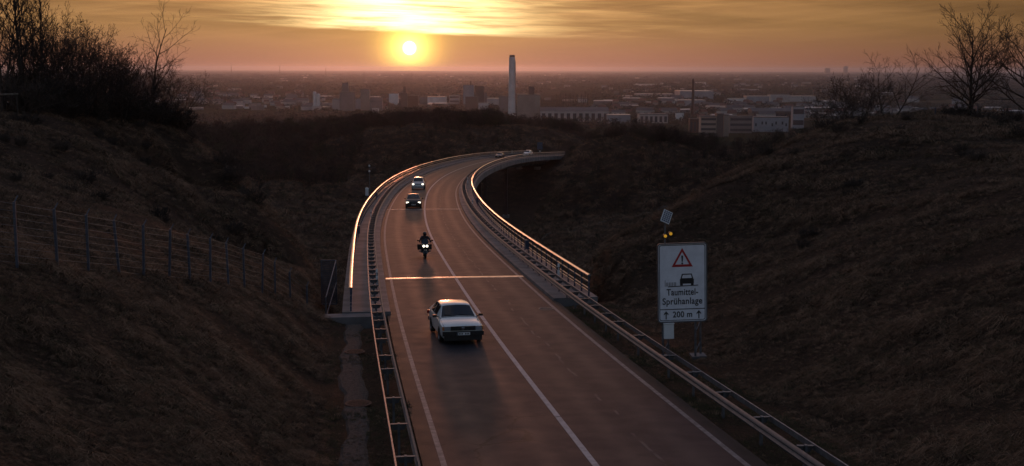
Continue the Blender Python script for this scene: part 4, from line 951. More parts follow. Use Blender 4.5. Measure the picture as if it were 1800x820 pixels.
# stay wires that slope back from each post top are seen as bright strands
gp = fl[-1]
gt = tag(empty('mesh_gate', gp), 'narrow grey mesh gate with a steel post beside the left bridge abutment', 'gate')
m = MB(); m.tube([(0, 0, -0.3), (0, 0, 1.9)], 0.035, 8); m.build('gate_post', M['galv_dull'], gt)
gq = at(566, 540, 63) - gp; gr_ = at(592, 540, 63) - gp
gq.z = gr_.z = (at(580, 535, 63) - gp).z
tp = (at(580, 458, 63) - gp).z - gq.z
fr = MB(); 
for a, b in (((gq.x, gq.y, gq.z), (gq.x, gq.y, gq.z + tp)), ((gr_.x, gr_.y, gr_.z), (gr_.x, gr_.y, gr_.z + tp)), ((gq.x, gq.y, gq.z + tp), (gr_.x, gr_.y, gr_.z + tp)), ((gq.x, gq.y, gq.z), (gr_.x, gr_.y, gr_.z))): fr.tube([a, b], 0.03, 6)
fr = fr.build('gate_frame', M['fence_post'], gt)
bm_ = MB()
for k in range(1, 14):
    t_ = k / 14; a = gq.lerp(gr_, t_); bm_.tube([a, a + Vector((0, 0, tp))], 0.012, 4)
for k in range(1, 22):
    z = tp * k / 22; bm_.tube([gq + Vector((0, 0, z)), gr_ + Vector((0, 0, z))], 0.012, 4)
tag(bm_.build('gate_mesh', M['fence_post'], fr), kind='stuff')
rail_ = MB(); rail_.tube([(0, 0, 1.85), (gr_.x, gr_.y, gr_.z + tp)], 0.025, 6); rail_.tube([(0, 0, 0.9), (gr_.x, gr_.y, gr_.z + tp * 0.5)], 0.02, 6); rail_.build('side_rail', M['fence_post'], gt)
# right crest fence
fr_pts = []
for px, py, d in ((1407, 246, 96), (1470, 244, 95), (1565, 243, 92), (1640, 248, 89), (1715, 254, 86), (1800, 256, 83), (1890, 258, 80)):
    p = at(px, py, d); fr_pts.append(Vector((p.x, p.y, tz(p.x, p.y) - 0.05)))
fence(fr_pts, 1.75, 'sparse wire fence along the top of the right bank below the bare trees', arms=False, wires=4)
# timber rail on the left hill
p0, p1 = at(-30, 167, 74), at(32, 166, 75)
tr = tag(empty('timber_rail', p0), 'pale timber barrier rail on the left hill top at the picture edge', 'barrier')
m = MB(); m.tube([(0, 0, 0), p1 - p0], 0.06, 6); m.build('rail', mat('weathered_timber', (0.16, 0.13, 0.10), 0.85, var=0.3, scale=6), tr)
for f in (0.05, 0.5, 0.95):
    q_ = (p1 - p0) * f; w_ = p0 + q_; m = MB(); m.tube([q_ + Vector((0, 0.05, 0.1)), q_ + Vector((0, 0.05, tz(w_.x, w_.y) - w_.z - 0.3))], 0.05, 6); m.build('post', M['bark'], tr)
# ------------------------------------------------------------------ bare trees
class Tree:
    def __init__(s, seed): s.r = random.Random(seed); s.big = MB(); s.fine = MB(); s.bud = MB(); s.tips = []
    def rot(s, d, ang, azi):
        d = Vector(d).normalized(); a = d.orthogonal().normalized(); b = d.cross(a)
        return (d * math.cos(ang) + (a * math.cos(azi) + b * math.sin(azi)) * math.sin(ang)).normalized()
    def branch(s, p, d, L, r0, lv, P):
        n = 5 if lv == 0 else (4 if lv == 1 else 3); pts = [Vector(p)]; rad = [r0]; d = Vector(d).normalized(); dirs = [d]
        for i in range(n):
            w = P['wob'] * (1 + 0.4 * lv)
            d = (d + Vector((s.r.uniform(-w, w), s.r.uniform(-w, w), s.r.uniform(-w, w) * 0.6 + P['up'][min(lv, len(P['up']) - 1)]))).normalized()
            pts.append(pts[-1] + d * L / n); rad.append(max(r0 * (1 - 0.80 * (i + 1) / n), P['rmin'])); dirs.append(d)
        (s.big if lv <= P.get('biglv', 0) else s.fine).tube(pts, rad, 7 if lv == 0 else (5 if lv == 1 else 3), cap=False)
        if lv >= P['levels']:
            s.tips.append(pts[-1])
            if P.get('bud', 0):
                for q in pts[1:]:
                    if s.r.random() < P['bud']: s.leaf(q, P['budsize'])
            return
        k = P['kids'][lv]; lo = P['start'][lv]; ga = s.r.uniform(0, 6.28)
        for j in range(k):
            t = lo + (1 - lo) * (j + s.r.random() * 0.8) / k; f = t * n; i = min(int(f), n - 1)
            q = pts[i].lerp(pts[i + 1], f - i); ga += 2.4 + s.r.uniform(-0.5, 0.5)
            ang = R(P['ang'][lv] + s.r.uniform(-12, 12)) * (1.15 - 0.45 * t)
            nl = L * P['len'][lv] * (1.15 - P['tap'] * t) * s.r.uniform(0.75, 1.2)
            s.branch(q, s.rot(dirs[i + 1], ang, ga), nl, max(rad[i] * 0.55, P['rmin']), lv + 1, P)
    def leaf(s, q, z):
        a = Vector((s.r.uniform(-1, 1), s.r.uniform(-1, 1), s.r.uniform(-1, 1))).normalized() * z; b = a.orthogonal().normalized() * z * 0.6
        c = a.cross(b).normalized() * z * 0.5
        s.bud.add([q - a, q + b, q + a, q - b, q + c], [(0, 1, 4), (1, 2, 4), (2, 3, 4), (3, 0, 4), (3, 2, 1, 0)])
    def build(s, name, label, group=None, cat='tree'):
        root = tag(empty(name), label, cat, group)
        if s.big.v: s.big.build('trunk', M['bark'], root, smooth_=True)
        if s.fine.v: c = s.fine.build('crown', M['twig'], root)
        if s.bud.v: tag(s.bud.build('buds', M['bud'], c), kind='stuff')
        return root
def ground_at(px, py, d, sink=0.15):
    p = at(px, py, d); return Vector((p.x, p.y, float(gz_(p.x, p.y)) - sink))
def tree_at(px, d, top_y, seed, label, P, stems=1, name='bare_tree', lean=(0, 0), group=None, spread=0.25, py=200):
    b = ground_at(px, py, d); H = at(px, top_y, d).z - b.z
    t = Tree(seed)
    for k in range(stems):
        a = k * 2.4 + seed; dx = Vector((math.cos(a), math.sin(a), 0)) * (spread if stems > 1 else 0)
        t.branch(Vector((dx.x * 0.4, dx.y * 0.4, 0)), Vector((dx.x + lean[0], dx.y + lean[1], 1)), H * P['trunk'] * (1 - 0.12 * (k > 0)), P['r0'] * H / 8 * (1 if k == 0 else 0.7), 0, P)
    o = t.build(name, label, group); o.location = b; return o
VASE = dict(wob=0.10, up=[0.02, 0.07, 0.08, 0.07], rmin=0.009, levels=3, kids=[19, 9, 6], start=[0.24, 0.2, 0.2], ang=[62, 42, 40], len=[0.62, 0.40, 0.42], tap=0.55, trunk=0.80, r0=0.15, bud=0.34, budsize=0.045)
OPEN = dict(wob=0.16, up=[0.02, 0.05, 0.06, 0.05], rmin=0.008, levels=3, kids=[10, 6, 4], start=[0.25, 0.2, 0.2], ang=[50, 48, 45], len=[0.52, 0.45, 0.45], tap=0.5, trunk=0.95, r0=0.11, bud=0.0, budsize=0.04)
TALL = dict(wob=0.08, up=[0.04, 0.12, 0.12, 0.1], rmin=0.011, levels=3, kids=[18, 6, 4], start=[0.22, 0.2, 0.2], ang=[42, 36, 36], len=[0.34, 0.42, 0.45], tap=0.6, trunk=0.98, r0=0.10, bud=0.12, budsize=0.05)
BUSHY = dict(wob=0.16, up=[0.03, 0.06, 0.05, 0.02], rmin=0.008, levels=3, kids=[11, 7, 4], start=[0.2, 0.2, 0.2], ang=[46, 46, 44], len=[0.55, 0.45, 0.45], tap=0.5, trunk=0.9, r0=0.09, bud=0.22, budsize=0.05)
tree_at(1703, 88, 22, 11, 'tall bare budding tree with a wide round crown on the right bank', VASE, stems=2, spread=0.08, py=218)
tree_at(1806, 86, 30, 12, 'budding bare tree cut off by the right picture edge', VASE, stems=1, py=218)
tree_at(1556, 92, 98, 13, 'low forked bare tree leaning right, left of the tall budding tree', OPEN, stems=2, lean=(0.35, 0), spread=0.35, py=228)
tree_at(1503, 94, 128, 14, 'broad bushy shrub-like tree farthest left on the right bank', BUSHY, stems=6, spread=0.75, name='bushy_tree', py=228)
tree_at(1452, 96, 165, 24, 'small thin bush at the left end of the right bank shrubs', BUSHY, stems=4, spread=0.6, name='bushy_tree', py=232)
tree_at(268, 93, 36, 15, 'slender bare tree standing alone at the right end of the left thicket', OPEN, stems=1, py=205)
tree_at(300, 95, 118, 16, 'low spreading bare bush at the far right tip of the left thicket', OPEN, stems=5, spread=0.8, py=210, name='bare_bush')
tree_at(243, 92, 95, 26, 'thin bare bush just left of the slender lone tree', OPEN, stems=4, spread=0.5, py=205, name='bare_bush')
for k, (px, top, lab) in enumerate([(6, -60, 'tall dark tree at the left picture edge'), (40, -75, 'tallest dark bare tree of the left thicket, second from the edge'), (72, -8, 'upright bare tree third from the left edge')]):
    tree_at(px, 76 + 2 * k, top, 30 + k, lab, TALL, stems=2, spread=0.1, py=185)
for k, (px, top, lab) in enumerate([(98, 22, 'bushy dark tree in the left thicket below the tall trees'), (130, 36, 'rounded budding tree in the middle of the left thicket'), (160, 45, 'rounded budding tree with drooping right side in the left thicket'),
                                    (186, 78, 'low budding bush right of the rounded trees'), (214, 84, 'small budding bush before the slender lone tree'), (20, 60, 'dense dark bush under the tall trees at the left edge'), (58, 70, 'dense dark bush under the third tall tree')]):
    tree_at(px, 82 + 1.2 * k, top, 40 + k, lab, BUSHY, stems=3, spread=0.3, py=195)
for k, (px, top, lab) in enumerate([(84, 55, 'thin bare bush between the third tall tree and the bushy dark tree'), (113, 66, 'thin bare bush left of the rounded budding tree'), (146, 70, 'thin bare bush between the two rounded budding trees'), (172, 92, 'thin bare bush right of the drooping rounded tree'),
                                    (200, 104, 'thin low bare bush between the two small budding bushes'), (228, 112, 'thin low bare bush two places left of the slender lone tree'), (284, 128, 'thin low bare bush just right of the slender lone tree')]):
    tree_at(px, 79 + 2.2 * k, top, 70 + k, lab, OPEN, stems=5, spread=0.4, py=195, name='bare_bush')
# shrub thickets: several prototypes, each shrub an object of its own
SH = dict(wob=0.22, up=[0.02, 0.04, 0.02], rmin=0.009, levels=2, kids=[9, 6], start=[0.15, 0.15], ang=[38, 42], len=[0.5, 0.5], tap=0.5, trunk=1.0, r0=0.05, bud=0.10, budsize=0.035, biglv=-1)
shrub_protos = []
for k in range(5):
    t = Tree(100 + k)
    for j in range(11):
        a = j * 2.4; w = t.r.uniform(0.15, 0.75); t.branch((math.cos(a) * 0.15, math.sin(a) * 0.15, -0.1), (math.cos(a) * w, math.sin(a) * w, 1), t.r.uniform(0.65, 1.0), 0.018, 0, SH)
    shrub_protos.append((t.fine, t.bud))
_sh_mesh = []
def mesh_of(mb, name, m):
    o = mb.build(name, m); me = o.data; bpy.data.objects.remove(o); return me
for a, b in shrub_protos: _sh_mesh.append((mesh_of(a, 'stems', M['shrub']), mesh_of(b, 'buds', M['bud'])))
def shrub(px, py, d, h, label, group, r_, world=None):
    p = ground_at(px, py, d) if world is None else Vector((world[0], world[1], tz(*world) - 0.1))
    root = tag(empty('shrub', p, r_.uniform(0, 6.28)), label, 'shrub', group)
    w = h * r_.uniform(0.8, 1.15); root.scale = (w, w, h)
    a, b = r_.choice(_sh_mesh); st_ = link_mesh('stems', a, root); tag(link_mesh('buds', b, st_), kind='stuff')
rr_ = random.Random(5)
for k in range(40):
    t = rr_.random(); px = 330 * t - 8; shrub(px, 176 + 40 * t + rr_.uniform(-6, 14), 75 + 20 * t + rr_.uniform(-3, 4), rr_.uniform(1.3, 2.7) * (1.1 - 0.35 * t), 'dark bare shrub packed into the thicket on the left hilltop', 'shrubs of the left thicket', rr_)
for k in range(48):
    px = 1385 + 430 * rr_.random(); t = (px - 1385) / 430; shrub(px, 232 + rr_.uniform(-4, 16), 97 - 13 * t + rr_.uniform(-3, 3), rr_.uniform(0.8, 1.7), 'low brown shrub in the brush along the right bank top', 'brush on the right bank', rr_)
for k, (px, py, d) in enumerate([(420, 262, 88), (435, 285, 86), (470, 330, 78)]): shrub(px - 25, py, d, 1.4, ['pale small shrub on the right edge of the left hill, uppermost', 'small shrub on the right edge of the left hill, second from top', 'small shrub low on the right edge of the left hill'][k], None, rr_)
for k in range(26):
    px, py = rr_.uniform(0, 420), rr_.uniform(240, 420); d = 52 + (430 - py) * 0.16 + px * 0.03
    shrub(px, py, d, rr_.uniform(0.4, 0.9), 'small bare shrub growing on the left hillside grass', 'shrubs on the left hillside', rr_)
for k in range(26):
    px, py = rr_.uniform(1300, 1800), rr_.uniform(270, 520); d = 88 - (py - 240) * 0.12
    shrub(px, py, d, rr_.uniform(0.4, 0.9), 'small bare shrub growing on the right bank grass', 'shrubs on the right bank', rr_)

# ------------------------------------------------------------------ instanced stuff (geometry nodes on plain points)
def instancer(name, pts, rot, scl, idx, protos, label, cat):
    me = bpy.data.meshes.new(name); me.vertices.add(len(pts)); me.vertices.foreach_set('co', np.asarray(pts, np.float32).ravel())
    for nm, ty, data in (('rot', 'FLOAT_VECTOR', rot), ('scl', 'FLOAT_VECTOR', scl), ('idx', 'INT', idx)):
        a = me.attributes.new(nm, ty, 'POINT'); a.data.foreach_set('vector' if ty == 'FLOAT_VECTOR' else 'value', np.asarray(data, np.int32 if ty == 'INT' else np.float32).ravel())
    o = bpy.data.objects.new(name, me); COL.objects.link(o)
    col = bpy.data.collections.new(name + '_kinds')
    for i, p in enumerate(protos):
        p.name = '%s_kind_%02d' % (name, i)
        for c in list(p.users_collection): c.objects.unlink(p)
        col.objects.link(p)
    g = bpy.data.node_groups.new(name + '_scatter', 'GeometryNodeTree')
    g.interface.new_socket('Geometry', in_out='INPUT', socket_type='NodeSocketGeometry'); g.interface.new_socket('Geometry', in_out='OUTPUT', socket_type='NodeSocketGeometry')
    gi, go = g.nodes.new('NodeGroupInput'), g.nodes.new('NodeGroupOutput')
    ci = g.nodes.new('GeometryNodeCollectionInfo'); ci.inputs['Collection'].default_value = col; ci.inputs['Separate Children'].default_value = True; ci.inputs['Reset Children'].default_value = True
    ip = g.nodes.new('GeometryNodeInstanceOnPoints'); ip.inputs['Pick Instance'].default_value = True
    def named(nm, ty):
        n = g.nodes.new('GeometryNodeInputNamedAttribute'); n.data_type = ty; n.inputs['Name'].default_value = nm; return n.outputs[0]
    er = g.nodes.new('FunctionNodeEulerToRotation')
    g.links.new(named('rot', 'FLOAT_VECTOR'), er.inputs[0])
    g.links.new(gi.outputs[0], ip.inputs['Points']); g.links.new(ci.outputs[0], ip.inputs['Instance']); g.links.new(er.outputs[0], ip.inputs['Rotation'])
    g.links.new(named('scl', 'FLOAT_VECTOR'), ip.inputs['Scale']); g.links.new(named('idx', 'INT'), ip.inputs['Instance Index'])
    g.links.new(ip.outputs[0], go.inputs[0])
    md = o.modifiers.new('scatter', 'NODES'); md.node_group = g
    return tag(o, label, cat, kind='stuff')
# grass
def grass_mat(name, a, b, c_):
    m = bpy.data.materials.new(name); m.use_nodes = True; t = m.node_tree; bs = t.nodes['Principled BSDF']
    oi = nd(t, 'ShaderNodeObjectInfo'); n1 = noise(t, oi.outputs['Location'], 0.45, 4, 0.65)
    col = mixc(t, smooth(t, n1, 0.38, 0.62), (*a, 1), (*b, 1)); col = mixc(t, math_(t, 'POWER', oi.outputs['Random'], 3.0), col, (*c_, 1))
    t.links.new(col, bs.inputs['Base Color']); bs.inputs['Roughness'].default_value = 0.85; bs.inputs['Specular IOR Level'].default_value = 0.2
    return m
def tuft(seed, n, Lm, droop, w, m):
    r_ = random.Random(seed); b = MB()
    for k in range(n):
        a = r_.gauss(0, 0.9); L = Lm * r_.uniform(0.6, 1.2); dx, dy = math.cos(a), math.sin(a); px, py = r_.uniform(-0.14, 0.14), r_.uniform(-0.14, 0.14)
        lift = r_.uniform(0.35, 1.0) * (1 - droop * 0.5); nx, ny = -dy * w / 2, dx * w / 2
        p0 = (px, py, -0.03); p1 = (px + dx * L * 0.35, py + dy * L * 0.35, L * 0.5 * lift); p2 = (px + dx * L * 0.9, py + dy * L * 0.9, L * (0.5 - droop * 0.45) * lift)
        b.add([(p0[0] - nx, p0[1] - ny, p0[2]), (p0[0] + nx, p0[1] + ny, p0[2]), (p1[0] + nx * 0.9, p1[1] + ny * 0.9, p1[2]), (p1[0] - nx * 0.9, p1[1] - ny * 0.9, p1[2]), p2], [(0, 1, 2, 3), (3, 2, 4)])
    return b.build('tuft', m)
M['straw'] = grass_mat('dry_grass', (0.140, 0.077, 0.044), (0.034, 0.022, 0.012), (0.36, 0.215, 0.13))
M['verge'] = grass_mat('verge_grass', (0.040, 0.046, 0.014), (0.058, 0.050, 0.020), (0.10, 0.080, 0.044))
GN_ = 330000
gr = np.random.default_rng(21)
d_ = np.exp(gr.uniform(np.log(15), np.log(430), GN_)); x_ = gr.uniform(-1, 1, GN_) * (0.48 * d_ + 5)
s_, o_ = to_road(x_, d_)
keep = ((np.abs(o_) > 6.7) & ((s_ < 60) | (np.abs(o_) > 9))) | ((s_ < 15.5) & (np.abs(o_) > 4.32) & ~((o_ < -5.6) & (o_ > -6.25))) | ((s_ >= 15.5) & (s_ < 19.4) & (o_ > 4.35))
keep |= (o_ < -5.6) & (o_ > -6.25) & (s_ < 14) & (gr.random(GN_) < 0.22 + 0.5 * (bumps(x_, d_, 2.6, 5) > 0.12))
keep &= ~((np.abs(o_) < 7) & (s_ > 17) & (o_ < 0) & (s_ < 60))
x_, d_, s_, o_ = x_[keep], d_[keep], s_[keep], o_[keep]
z_ = gz_(x_, d_) + np.where((o_ > -6.3) & (o_ < -5.5) & (s_ < 14.5), 0.07, 0.0); e = 0.5
nx_ = -(gz_(x_ + e, d_) - z_) / e; ny_ = -(gz_(x_, d_ + e) - z_) / e
ang = np.arctan2(ny_, nx_) + gr.normal(0, 0.55, len(x_))
patch = 0.8 + 0.75 * (bumps(x_, d_, 3.1, 3) + bumps(x_, d_, 9.0, 9))
verge = (np.abs(o_) < 6.9) & (s_ < 20)
sc = gr.uniform(0.7, 1.25, len(x_)) * np.clip(patch, 0.3, 1.7); sc = np.where(verge, sc * 0.62, sc) * np.clip(d_ / 55, 0.85, 5.0)
sc = np.where((o_ > -6.4) & (o_ < -5.5) & (s_ < 16), sc * 0.7, sc)
tilt = np.clip(np.hypot(nx_, ny_), 0, 0.8)
rot = np.stack([np.zeros_like(ang), np.arctan(tilt) * 0.7, ang], -1)
kinds = [tuft(1, 15, 0.50, 0.9, 0.014, M['straw']), tuft(2, 13, 0.62, 1.05, 0.014, M['straw']), tuft(3, 17, 0.38, 0.7, 0.013, M['straw']), tuft(4, 14, 0.34, 0.5, 0.014, M['verge']), tuft(5, 9, 0.70, 0.45, 0.012, M['straw'])]
idx = gr.choice(5, len(x_), p=[0.36, 0.28, 0.18, 0.14, 0.04]); idx = np.where(verge & (gr.random(len(x_)) < 0.75), 3, idx)
instancer('dry_grass', np.stack([x_, d_, z_], -1), rot, np.stack([sc] * 3, -1), idx, kinds, 'matted dry winter grass covering the road banks', 'grass')

# ------------------------------------------------------------------ woods on the far hills
def wood_proto(seed, m, H=7.0, W=3.0, n=330):
    r_ = random.Random(seed); b = MB()
    b.tube([(0, 0, -0.5), (0.1, 0.1, H * 0.5), (0.0, 0.2, H * 0.85)], [0.16, 0.10, 0.03], 4, cap=False)
    for k in range(9):
        a = r_.uniform(0, 6.28); z = H * r_.uniform(0.2, 0.6); L = W * r_.uniform(0.5, 0.9)
        b.tube([(0, 0, z), (math.cos(a) * L, math.sin(a) * L, z + L * r_.uniform(0.6, 1.2))], [0.06, 0.02], 3, cap=False)
    for k in range(n):
        u = r_.uniform(0.12, 1.0); a = r_.uniform(0, 6.28); rad_ = W * math.sqrt(r_.random()) * (math.sin(min(1, u * 1.15) * math.pi * 0.86) ** 0.7 + 0.1)
        p = Vector((math.cos(a) * rad_, math.sin(a) * rad_, H * u)); d1 = Vector((r_.uniform(-0.6, 0.6) + math.cos(a) * 0.4, r_.uniform(-0.6, 0.6) + math.sin(a) * 0.4, r_.uniform(0.2, 1.2))).normalized() * r_.uniform(0.4, 0.95)
        d2 = d1.orthogonal().normalized() * r_.uniform(0.04, 0.11)
        b.add([p - d2, p + d2, p + d1], [(0, 1, 2)])
    return b.build('wood_tree', m)
protos = [wood_proto(k, M['wood_crown'] if k % 4 else M['wood_green'], H=6.5 + (k % 3), W=2.6 + 0.4 * (k % 2)) for k in range(7)]
proto_me = [p.data for p in protos]
wr = np.random.default_rng(9); wp = []
def wood(x0, x1, y0, y1, n, smin=0.6, smax=1.1):
    for _ in range(n): wp.append((wr.uniform(x0, x1), wr.uniform(y0, y1), wr.uniform(smin, smax)))
wood(-215, -62, 335, 410, 700, 0.5, 0.9); wood(-215, -50, 405, 460, 650, 0.6, 1.0); wood(-75, -44, 385, 470, 220, 0.5, 0.85); wood(-60, -4, 402, 450, 560, 0.45, 0.85); wood(-56, -14, 380, 398, 90, 0.25, 0.55); wood(-120, -46, 318, 372, 420, 0.3, 0.8)
wood(-44, -16, 332, 372, 60, 0.12, 0.35); wood(24, 58, 338, 372, 260, 0.3, 0.68); wood(14, 60, 290, 345, 300, 0.12, 0.45); wood(52, 110, 285, 345, 260, 0.3, 0.62); wood(55, 160, 190, 300, 330, 0.25, 0.6)
wood(-6, 26, 426, 470, 150, 0.35, 0.62); wood(26, 60, 375, 440, 150, 0.3, 0.6); wood(60, 170, 345, 450, 300, 0.35, 0.7); wood(-160, -60, 230, 330, 90, 0.25, 0.7); wood(-28, 4, 345, 400, 110, 0.12, 0.4)
wood(14, 75, 140, 290, 260, 0.08, 0.35); wood(-70, -18, 105, 320, 260, 0.08, 0.35)
wp = np.array(wp); ws_, wo_ = to_road(wp[:, 0], wp[:, 1]); k_ = ~((np.abs(wo_) < 9.5)); wp = wp[k_]
wz = gz_(wp[:, 0], wp[:, 1])
# the trees standing highest along the ridges become trees of their own, the rest is one wood
ridge = np.zeros(len(wp), bool); cols = np.round((wp[:, 0] / wp[:, 1]) * 140).astype(int); topv = (wz + 7 * wp[:, 2] - ZC) / wp[:, 1]
for c in np.unique(cols):
    i = np.where((cols == c) & (wp[:, 1] > 280))[0]
    if len(i): ridge[i[np.argsort(-topv[i])[:1]]] = True
ri_ = np.where(ridge)[0]
for i in ri_:
    t = tag(empty('ridge_tree', (wp[i, 0], wp[i, 1], wz[i] - 0.2), wr.uniform(0, 6.28)), 'leafless tree on the skyline of the far wooded ridge', 'tree', 'trees on the far ridge'); t.scale = (wp[i, 2],) * 3
    link_mesh('crown', proto_me[int(wr.integers(0, 7))], t)
j_ = np.where(~ridge)[0]
instancer('leafless_wood', np.stack([wp[j_, 0], wp[j_, 1], wz[j_] - 0.2], -1), np.stack([np.zeros(len(j_)), np.zeros(len(j_)), wr.uniform(0, 6.28, len(j_))], -1), np.stack([wp[j_, 2]] * 3, -1), wr.integers(0, 7, len(j_)), protos, 'dark leafless wood covering the hills beyond the bridge', 'wood')
# track on the valley floor
M['track'] = mat('dirt_track', (0.075, 0.056, 0.042), 0.95, var=0.3, scale=0.8)
m = MB(); rows = []
for f in np.linspace(0, 1, 40):
    px, py = 940 + 260 * f, 415 - 32 * f - 9 * math.sin(f * 3.14); 
    q = at(px, py, 250); sca = (36.2) / (ZC - q.z); x, y = q.x * sca, q.y * sca
    rows.append([(x, y - 0.9, tz(x, y - 0.9) + 0.06), (x, y, tz(x, y) + 0.08), (x, y + 0.9, tz(x, y + 0.9) + 0.06)])
m.sweep(rows); tag(m.build('dirt_track', M['track']), 'pale dirt track on the valley floor right of the bridge', None, kind='structure')
# ------------------------------------------------------------------ town and works on the plain
PAL = {'pale': (0.40, 0.38, 0.37), 'white': (0.62, 0.61, 0.60), 'grey': (0.17, 0.16, 0.16), 'dark': (0.07, 0.065, 0.065), 'blue': (0.26, 0.28, 0.31), 'brick': (0.075, 0.042, 0.035), 'beige': (0.27, 0.23, 0.20), 'roofd': (0.10, 0.09, 0.09), 'win': (0.06, 0.06, 0.07)}
for k, c in PAL.items(): M['b_' + k] = mat('facade_' + k, c, 0.75 if k != 'win' else 0.15, var=0.15, scale=0.05)
M['b_roofw'] = mat('metal_sheet_roof', (0.30, 0.29, 0.29), 0.45, 0.4, var=0.15, scale=0.05)
def pd(yb): return FPX * ZC / (yb - 121.0)
def bld(name, label, cat, x0, x1, yt, yb, col='pale', roof='flat', bands=0, bays=0, dep=None, rz=0.0, pent=None, rcol=None, d=None, wins=0):
    d = d or pd(yb); a, b = at(x0, yb, d), at(x1, yb, d); W = b.x - a.x; H = at((x0 + x1) / 2, yt, d).z; D = dep or max(10, W * 0.7)
    root = tag(empty(name, ((a.x + b.x) / 2, d + D / 2, 0), rz), label, cat)
    m = MB(); m.box((0, 0, H / 2), (W, D, H)); w = m.build('wall', M['b_' + col], root)
    m = MB(); rc = M['b_' + (rcol or 'roofd')] if rcol != 'roofw' else M['b_roofw']
    if roof == 'gable':
        h2 = H * 0.28 + 1.5; m.add([(-W / 2 - .4, -D / 2 - .4, H), (W / 2 + .4, -D / 2 - .4, H), (W / 2 + .4, D / 2 + .4, H), (-W / 2 - .4, D / 2 + .4, H), (-W / 2 - .4, 0, H + h2), (W / 2 + .4, 0, H + h2)], [(0, 1, 5, 4), (2, 3, 4, 5), (1, 2, 5), (3, 0, 4), (3, 2, 1, 0)])
    else: m.box((0, 0, H + 0.5), (W + 0.8, D + 0.8, 1.0))
    r_ = m.build('roof', rc, root)
    if pent: m = MB(); m.box((W * pent[0], 0, H + 1 + pent[2] / 2), (pent[1] * W, D * 0.4, pent[2])); m.build('roof_house', M['b_dark'], r_)
    for k in range(bands):
        m = MB(); m.box((0, -D / 2 - 0.05, H * (k + 0.55) / bands), (W * 0.92, 0.3, H / bands * 0.45)); m.build('window_band', M['b_win'], w)
    for k in range(wins):
        m = MB(); m.box((-W / 2 + W * (k + 0.5 + 0.25 * (k % 2)) / wins, -D / 2 - 0.05, H * (0.62 if k % 3 else 0.5)), (W / wins * 0.3, 0.3, H * 0.2)); m.build('window', M['b_win'], w)
    for k in range(bays):
        m = MB(); m.box((-W / 2 + W * (k + 0.5) / bays, -D / 2 - 0.05, H * 0.45), (W / bays * 0.55, 0.3, H * 0.7)); m.build('bay_opening', M['b_win'], w)
    return root
def stack(name, label, x, yt, yb, w0, w1, col, band=None, d=None):
    d = d or pd(yb); p = at(x, yb, d); H = at(x, yt, d).z; k = d / FPX
    root = tag(empty(name, (p.x, d, 0)), label, 'chimney')
    m = MB(); n = 10; m.lathe([(w0 * k / 2 + (w1 - w0) * k / 2 * t, H * t) for t in np.linspace(0, 0.965, n)] + [(w1 * k / 2 * 0.8, H * 0.966), (w1 * k / 2 * 0.8, 0.9 * H)], 20); m.build('shaft', M['b_' + col], root, smooth_=True)
    m = MB(); m.lathe([(w1 * k / 2 * 0.85, H * 0.955), (w1 * k / 2 * 0.9, H), (w1 * k / 2 * 0.7, H), (w1 * k / 2 * 0.7, H * 0.95)], 20); m.build('crown_ring', M['b_' + (band or 'dark')], root, smooth_=True)
    m = MB(); m.box((w0 * k * 0.42, -w0 * k * 0.32, H * 0.45), (0.9, 0.9, H * 0.9)); m.build('ladder_cage', M['b_grey'], root)
    return root
stack('factory_chimney', 'tall white factory chimney with a dark rim, highest thing on the plain', 900, 97, 206, 14, 10.5, 'white')
stack('brick_chimney', 'thin dark brick chimney right of the big white one', 1217, 139, 206, 5.5, 3.2, 'brick')
stack('plant_chimney', 'short thin stack among the works below the sun', 736, 159, 184, 1.8, 1.4, 'dark')
def silo(name, label, x0, x1, yt, yb, col, n):
    d = pd(yb); k = d / FPX; root = tag(empty(name, (at((x0 + x1) / 2, yb, d).x, d, 0)), label, 'silo'); H = at(x0, yt, d).z; w = (x1 - x0) * k / n
    for i in range(n):
        m = MB(); h = H * (1 - 0.12 * (i % 2)); r_ = w * 0.5; m.lathe([(r_, 0), (r_, h * 0.95), (r_ * 0.7, h * 0.99), (0.01, h)], 16, c=(-(n - 1) * w / 2 + i * w, 0, 0)); m.build('silo_tube', M['b_' + col], root, smooth_=True)
    m = MB(); m.box((0, -w * 0.55, H * 0.12), (w * n * 1.2, w * 0.5, H * 0.24)); m.build('base_house', M['b_pale'], root)
silo('silo', 'pale twin silo at the left of the works', 550.5, 563, 161, 194, 'white', 2)
g = 'works'
bld('works_tower', 'dark square tower rising from a wider block, left of the sun', 'tower', 602, 613, 147, 194, 'grey')
bld('works_block', 'wide grey block at the foot of the dark square tower', 'building', 597, 622, 163, 195, 'grey', dep=30)
bld('works_tower', 'brownish square tower right of the dark one, left of the sun', 'tower', 634, 650, 157.5, 194, 'beige')
bld('works_hall', 'small pale hall left of the dark square tower', 'hall', 584, 597, 175, 193, 'pale')
bld('works_hall', 'pale bluish hall between the two square towers', 'hall', 622, 634, 174, 192, 'blue')
bld('works_hall', 'pale hall right of the brownish tower', 'hall', 650, 672, 178, 194, 'grey', roof='gable')
bld('works_block', 'pale cube building just left of the sun axis', 'building', 684, 700, 165, 186, 'white')
bld('works_plant', 'dark process plant below the sun', 'building', 704, 716, 164, 192, 'dark', pent=(0.1, 0.4, 14))
bld('works_plant', 'brown process building right below the sun', 'building', 717, 735, 169, 191, 'brick')
bld('works_block', 'grey block beside the short thin stack', 'building', 738, 751, 171, 190, 'grey')
bld('works_hall', 'long pale hall with bright roof right of the sun', 'hall', 751, 784, 171, 181, 'white', rcol='roofw')
bld('works_hall', 'low bright-roofed shed in front of the long pale hall', 'hall', 726, 758, 184, 190, 'pale', rcol='roofw')
bld('works_hall', 'pale panelled hall left of the twin towers', 'hall', 790, 808, 168, 182, 'pale', bands=2)
